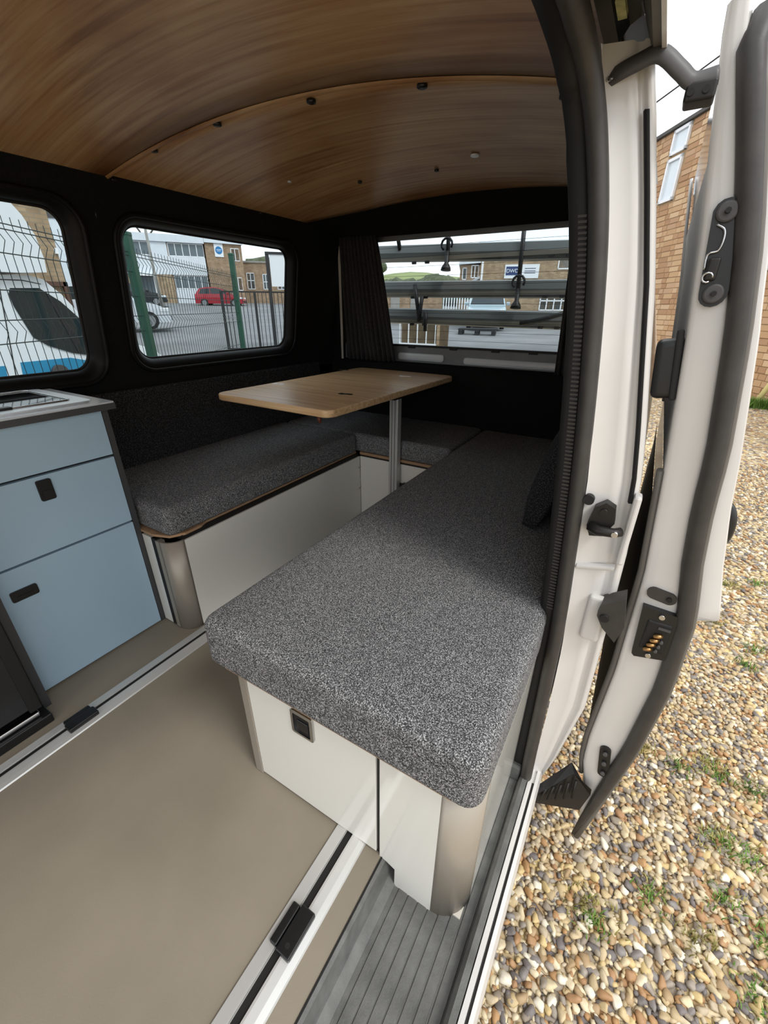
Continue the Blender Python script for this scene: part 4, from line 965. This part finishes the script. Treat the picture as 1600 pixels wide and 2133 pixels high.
# railings and board sign
ER = Vector((1.3, 1.34, 0)).normalized(); rrz = math.atan2(ER.y, ER.x)
t = thing('black_railing', 'black metal railing beside the car park entrance', 'railing', (-10.74, 8.98, -.25), rrz)
for u in (0, .9, 2.3, 3.6): lbox('post', 'rail_black', t, u-.035, u+.035, -.03, .03, 0, 1.66)
lbox('top_rail', 'rail_black', t, 0, 3.6, -.02, .02, 1.62, 1.66); lbox('bottom_rail', 'rail_black', t, 0, 3.6, -.02, .02, .12, .16)
u = .11; b0 = None
while u < 3.55:
    if b0 is None: b0 = lbox('bar', 'rail_black', t, u-.009, u+.009, -.009, .009, .14, 1.64)
    else: c = b0.copy(); C.objects.link(c); c.location.x += u-.11
    u += .11
t = thing('board_sign', 'blank white board sign on black posts by the railing', 'sign', (-10.74+ER.x*1.38, 8.98+ER.y*1.38-.05, -.25), rrz)
for u in (0, 1.15): lbox('post', 'rail_black', t, u-.05, u+.05, -.1, -.02, 0, 2.62)
lbox('board', 'sign_white', t, .06, 1.10, -.09, -.05, 1.78, 2.56); lbox('cap', 'rail_black', t, -.05, 1.2, -.11, -.02, 2.56, 2.62)

# ------------------------------------------------------------------ vehicles
def vehicle(name, label, paint, loc, rz, prof, wl, cab, glassp, wheels, W2=.86, front=None, wr=.31):
    t = thing(name, label, 'car' if 'van' not in name else 'van', loc, rz)
    def loft(pts, wf):
        n = len(pts); vs = [(x, -wf(x, z), z) for x, z in pts]+[(x, wf(x, z), z) for x, z in pts]
        m = MB(); m.add(vs, [tuple(range(n)), tuple(range(n, 2*n))]+[(i, (i+1) % n, n+(i+1) % n, n+i) for i in range(n)]); return m
    zmax = max(z for _, z in cab)
    loft(prof, lambda x, z: W2*(1-.06*abs(z-.6))).build('body', paint, t, local=True)
    cw = lambda x, z: (W2*.97)-(z-wl)*.24
    loft(cab, cw).build('cabin', paint, t, local=True)
    for s in (-1, 1):
        for g in glassp:
            m = MB(); n = len(g); vs = [(x, s*(cw(x, z)+.008), z) for x, z in g]+[(x, s*(cw(x, z)-.03), z) for x, z in g]
            m.add(vs, [tuple(range(n)), tuple(range(n, 2*n))]+[(i, (i+1) % n, n+(i+1) % n, n+i) for i in range(n)]); m.build('side_window', 'dark_glass', t, local=True)
    if front:
        for nm, a, b_ in front:
            m = MB(); (x0, z0), (x1, z1) = a, b_; k = .93; dx = .012 if x0 > 1.5 else -.012
            vs = [(x0+dx, -cw(x0, z0)*k, z0+.01), (x0+dx, cw(x0, z0)*k, z0+.01), (x1+dx, cw(x1, z1)*k, z1+.01), (x1+dx, -cw(x1, z1)*k, z1+.01)]
            m.add(vs+[(x-dx*3, y, z-.02) for x, y, z in vs], [(0, 1, 2, 3), (4, 5, 6, 7), (0, 1, 5, 4), (1, 2, 6, 5), (2, 3, 7, 6), (3, 0, 4, 7)]); m.build(nm, 'dark_glass', t, local=True)
    xf = max(x for x, z in prof); L = xf
    for s in (-1, 1):
        MB().box(xf-.35, xf-.02, s*W2*.82-.16, s*W2*.82+.10 if s < 0 else s*W2*.82+.1, .60 if wl < 1.05 else .75, .74 if wl < 1.05 else .95, .03).build('headlight', 'lamp_glass', t, local=True)
        MB().box(.0, .08, s*W2*.85-.08, s*W2*.85+.08, .7, .95, .02).build('tail_light', 'car_red', t, local=True)
        MB().box(cab[-1][0]-.35, cab[-1][0]-.2, s*(W2+.02)-.02, s*(W2+.17)+.02 if s > 0 else s*(W2+.02)+.02, wl+.02, wl+.17, .03).build('mirror', paint, t, local=True) if s > 0 else MB().box(cab[-1][0]-.35, cab[-1][0]-.2, -(W2+.19), -(W2), wl+.02, wl+.17, .03).build('mirror', paint, t, local=True)
        for x in wheels:
            w = MB().tube([(x, s*(W2-.20), wr), (x, s*(W2+.015), wr)], wr, 22).build('wheel', 'tyre', t, local=True)
            MB().tube([(x, s*(W2+.0), wr), (x, s*(W2+.022), wr)], wr*.66, 16).build('hub', 'hub', w, local=True)
    MB().box(xf-.04, xf+.03, -W2*.7, W2*.7, .32, .48, .02).build('bumper_grille', 'rail_black', t, local=True)
    return t
hp = [(0, .25), (0, .72), (.06, .95), (2.95, .97), (3.55, .86), (3.9, .70), (4.0, .5), (4.0, .25)]
hc = [(.05, .94), (.42, 1.40), (.9, 1.50), (1.7, 1.51), (2.2, 1.42), (3.05, .96)]
hg = [[(.36, 1.0), (.56, 1.36), (1.28, 1.42), (1.30, 1.0)], [(1.36, 1.0), (1.34, 1.43), (1.75, 1.43), (2.15, 1.36), (2.72, 1.0)]]
vehicle('white_car', 'white hatchback parked behind the green fence post', 'car_white', (-18.95, 8.05, .22), math.radians(56), hp, .95, hc, hg, (.75, 3.25), front=[('windscreen', (2.98, 1.0), (2.25, 1.41)), ('rear_screen', (.10, 1.0), (.40, 1.37))])
vehicle('red_car', 'small red hatchback parked below the office windows', 'car_red', (-35.3, 26.9, 1.02), math.radians(38), hp, .95, hc, hg, (.75, 3.25), front=[('windscreen', (2.98, 1.0), (2.25, 1.41)), ('rear_screen', (.10, 1.0), (.40, 1.37))])
vehicle('black_car', 'black estate car parked beside the lamp post', 'car_black', (-36.0, 19.6, 1.05), math.radians(54), hp, .95, hc, hg, (.75, 3.25), front=[('windscreen', (2.98, 1.0), (2.25, 1.41)), ('rear_screen', (.10, 1.0), (.40, 1.37))])
vp = [(0, .32), (0, 1.1), (3.9, 1.12), (4.75, .98), (4.95, .72), (4.95, .32)]
vc = [(.0, 1.08), (.04, 1.85), (.3, 1.96), (3.0, 1.97), (3.35, 1.90), (4.12, 1.10)]
vg = [[(2.45, 1.14), (2.45, 1.72), (3.2, 1.74), (3.88, 1.14)], [(1.1, 1.14), (1.1, 1.72), (2.3, 1.72), (2.3, 1.14)]]
vd = math.atan2(-22.6, 7.7)
vehicle('silver_van', 'silver van facing the tailgate window across the yard', 'van_silver', (-9.2, 27.2, .02), vd, vp, 1.1, vc, vg, (.9, 3.95), W2=.95, front=[('windscreen', (4.06, 1.14), (3.42, 1.86))], wr=.33)

# ------------------------------------------------------------------ yard behind the tailgate
ED = Vector((4.5, 1.3, 0)).normalized()
t = thing('trade_unit', 'tan brick trade unit with white sign board behind silver van', 'building', (-11.64, 31.56, -.26), math.atan2(ED.y, ED.x)); t.scale = (1.2,)*3
lbox('wall', 'tan_brick', t, .2, 11, 0, 8, 0, 4.15); lbox('roof', 'cladding', t, .0, 11.2, -.3, 8.2, 4.15, 4.32)
m = MB(); m.prism([(-.3, 4.32), (8.2, 4.32), (4, 5.4)], 'x', .0, 11.2); m.build('pitched_roof', 'cladding', t, local=True)
bwin(t, 4.32, 5.4, 2.98, 3.62, 1, 'pane_light'); bwin(t, 3.65, 5.2, .95, 1.75, 4, 'pane_dark', tr=1.45); bwin(t, 2.75, 3.5, 1.7, 1.98, 1, 'pane_light')
lbox('downpipe', 'upvc', t, .25, .36, -.1, 0, .2, 4.1)
def text_part(txt, size, loc, mt, parent, name):
    cu = bpy.data.curves.new(name, 'FONT'); cu.body = txt; cu.size = size; cu.extrude = .004; cu.align_x = 'CENTER'; cu.align_y = 'CENTER'; cu.materials.append(MATS[mt])
    tmp = bpy.data.objects.new('tmp', cu); C.objects.link(tmp); bpy.context.view_layer.update(); me_ = bpy.data.meshes.new_from_object(tmp.evaluated_get(bpy.context.evaluated_depsgraph_get())); bpy.data.objects.remove(tmp); me_.materials.clear(); me_.materials.append(MATS[mt]); o = bpy.data.objects.new(name, me_); C.objects.link(o); o.parent = parent; o.location = loc; o.rotation_euler = (math.pi/2, 0, 0); return o
t = thing('trade_sign', 'white sign board with navy letters DWD on brick wall', 'sign', (-11.64, 31.56, 2.824), math.atan2(ED.y, ED.x)); t.scale = (1.2,)*3
bd = lbox('board', 'sign_white', t, 1.55, 3.38, -.06, -.01, 0, .68)
nb = lbox('navy_block', 'sign_navy', t, 1.62, 2.32, -.07, -.055, .16, .58); text_part('DWD', .26, (1.965, -.075, .36), 'sign_white', nb, 'lettering')
for z in (.46, .34, .24): lbox('text_line', 'lettering', bd, 2.62, 3.2, -.066, -.055, z, z+.035)
EE = Vector((2.6, 1.35, 0)).normalized()
t = thing('yard_wall', 'brown brick outbuilding wall at the back of the yard', 'building', (-13.2, 22.4, -.05), math.atan2(EE.y, EE.x))
lbox('wall', 'far_brick', t, -3, 2.95, 0, 3, 0, 2.05); lbox('coping', 'concrete', t, -3.05, 3.0, -.06, 3.05, 2.05, 2.15)
lbox('door', 'concrete', t, .1, .6, -.03, .02, .1, 1.6); lbox('door', 'concrete', t, 1.2, 1.7, -.03, .02, .1, 1.6)
t = thing('yard_gate', 'green and white slatted gate beside the brown wall', 'gate', (-13.0, 29.1, -.3), math.atan2(EE.y, EE.x)); t.scale = (1.22,)*3
lbox('frame', 'fence_green', t, 0, 2.2, -.02, .02, 1.5, 1.6); lbox('frame', 'fence_green', t, 0, 2.2, -.02, .02, .35, .45)
for k in range(15):
    if k == 0: g0 = lbox('slat', 'fence_green' if k % 2 else 'sign_white', t, .06, .13, -.04, -.02, .2, 1.65)
    else: c = g0.copy(); C.objects.link(c); c.location.x += k*.145
for u in (0, 2.2): lbox('post', 'fence_green', t, u-.05, u+.05, -.05, .05, 0, 1.8)
EM = Vector((1.3, .5, 0)).normalized()
t = thing('far_unit', 'grey brick gabled unit with porch beyond the yard', 'building', (-17.3, 42.5, -.1), math.atan2(EM.y, EM.x)); t.scale = (1.35,)*3
lbox('wall', 'far_brick', t, 0, 3.2, 0, 6, 0, 3.5); m = MB(); m.prism([(-.1, 3.5), (3.3, 3.75), (3.3, 3.95), (-.1, 3.66)], 'y', -.3, 6); m.build('roof', 'cladding', t, local=True)
bwin(t, .15, .45, 2.6, 3.35, 1); bwin(t, .75, 1.25, 2.7, 3.5, 2)
m = MB(); m.prism([(.5, 2.2), (1.6, 2.75), (1.6, 2.9), (.5, 2.33)], 'y', -1.2, 0); m.build('porch_roof', 'cladding', t, local=True); lbox('porch_glass', 'pane_light', t, .6, 1.55, -1.1, -1.0, .3, 2.3)
m = MB(); rows = []
for j in range(9):
    d = 70+j*14; rows.append([(d*math.sin(math.radians(-a)), d*math.cos(math.radians(-a)), 2.2+(j/8)**.8*(10.5-abs(a-26)*.12+.8*math.sin(a*.5))) for a in range(8, 46, 2)])
m.grid(rows); hill = m.build('hill', 'hill_grass', None); st(hill, 'green hillside behind the yard buildings')
bush('hedge', 'brown scrub hedge at the foot of the hillside', -38, 66, 2.2, 26, 4, 3.6, 21, parts=40)
bush('hedge', 'dark trees on the crest of the hillside', -62, 98, 8.8, 10, 6, 3.4, 25, parts=24)
t = thing('pallet', 'black pallet lying on the yard in front of silver van', 'pallet', (-7.3, 20.6, -.12), math.radians(15))
for k in range(3): lbox('bearer', 'pallet_black', t, -.75+k*.75-.09, -.75+k*.75+.09, -.5, .5, 0, .22)
for k in range(5): lbox('deck_board', 'pallet_black', t, -.85, .85, -.5+k*.22, -.38+k*.22, .22, .28)
lbox('base_board', 'pallet_black', t, -.85, .85, -.5, -.38, -.03, .0)
t = thing('timber_crate', 'brown slatted crate with white rails standing on yard', 'crate', (-4.05, 8.15, -.32), math.radians(4))
lbox('box', mat('crate_brown', (92, 78, 58), .8, var=.3, scale=4), t, -.38, .40, -.1, .5, .0, 1.06)
for k in range(5): lbox('rail', 'upvc', t, -.42+k*.19, -.405+k*.19, -.13, -.10, .0, 1.08)
lbox('cross_bar', 'upvc', t, -.42, .40, -.135, -.105, .66, .69); lbox('corner_board', 'tan_brick', t, .38, .42, -.14, -.08, 0, 1.05)

# bike carrier on the tailgate
t = thing('bike_carrier', 'folded bike carrier rails hanging outside the tailgate window', 'carrier', (-.85, 2.42, .6))
for z0, zr in ((1.262, 0), (1.092, 0), (.952, 0)):
    sl_ = -.02 if z0 > 1.2 else -.008
    m = MB(); x0, x1 = -1.62, -.12
    prof = [(2.40, -.036), (2.392, .0), (2.40, .036), (2.43, .042), (2.47, .036), (2.47, -.036), (2.43, -.042)]
    vs = [(x, y, z0+z+(sl_*(x+.9))*1.5) for x in (x0, x1) for y, z in prof]; n = 7
    m.add(vs, [tuple(range(n)), tuple(range(n, 2*n))]+[(i, (i+1) % n, n+(i+1) % n, n+i) for i in range(n)], False); ra = m.build('rail', mat('carrier_grey', (128, 132, 132), .45), t)
    m = MB(); m.box(x0, x1, 2.388, 2.394, z0-.030, z0-.012); o = m.build('rail_lip', 'alu_matt', ra)
    for x in (-1.25, -1.17, -.52, -.44): MB().box(x-.012, x+.012, 2.386, 2.40, z0-.044, z0-.03, .002).build('strap_slot', 'rail_black', ra)
def arm(p, name='arm'): return MB().tube(p, .011, 10).build(name, 'rail_black', t)
def clamp(x, y, z):
    o = MB().tube([(x+.030*math.cos(a), y-.02, z+.028+.028*math.sin(a)) for a in [i*math.pi/6-.6 for i in range(10)]], .006, 8).build('clamp_hook', 'rail_black', t)
    m = MB(); m.tube([(x, y-.01, z), (x, y-.012, z-.055), (x, y-.014, z-.075), (x, y-.016, z-.09)], [.010, .011, .024, .027], 14); m.build('clamp_knob', 'rail_black', o)
arm([(-1.056, 2.40, 1.42), (-1.05, 2.39, 1.22)]); clamp(-1.047, 2.385, 1.27)
arm([(-.668, 2.40, 1.42), (-.655, 2.385, 1.08)]); clamp(-.650, 2.38, 1.09)
arm([(-1.375, 2.40, 1.42), (-1.345, 2.40, 1.29)])
arm([(-1.235, 2.38, 1.12), (-1.205, 2.385, .96)]); arm([(-1.185, 2.38, 1.06), (-1.205, 2.385, .93)]); arm([(-1.16, 2.38, .98), (-1.16, 2.385, .88)])
arm([(-.40, 2.37, .985), (-.52, 2.38, .95), (-.62, 2.38, .93)])
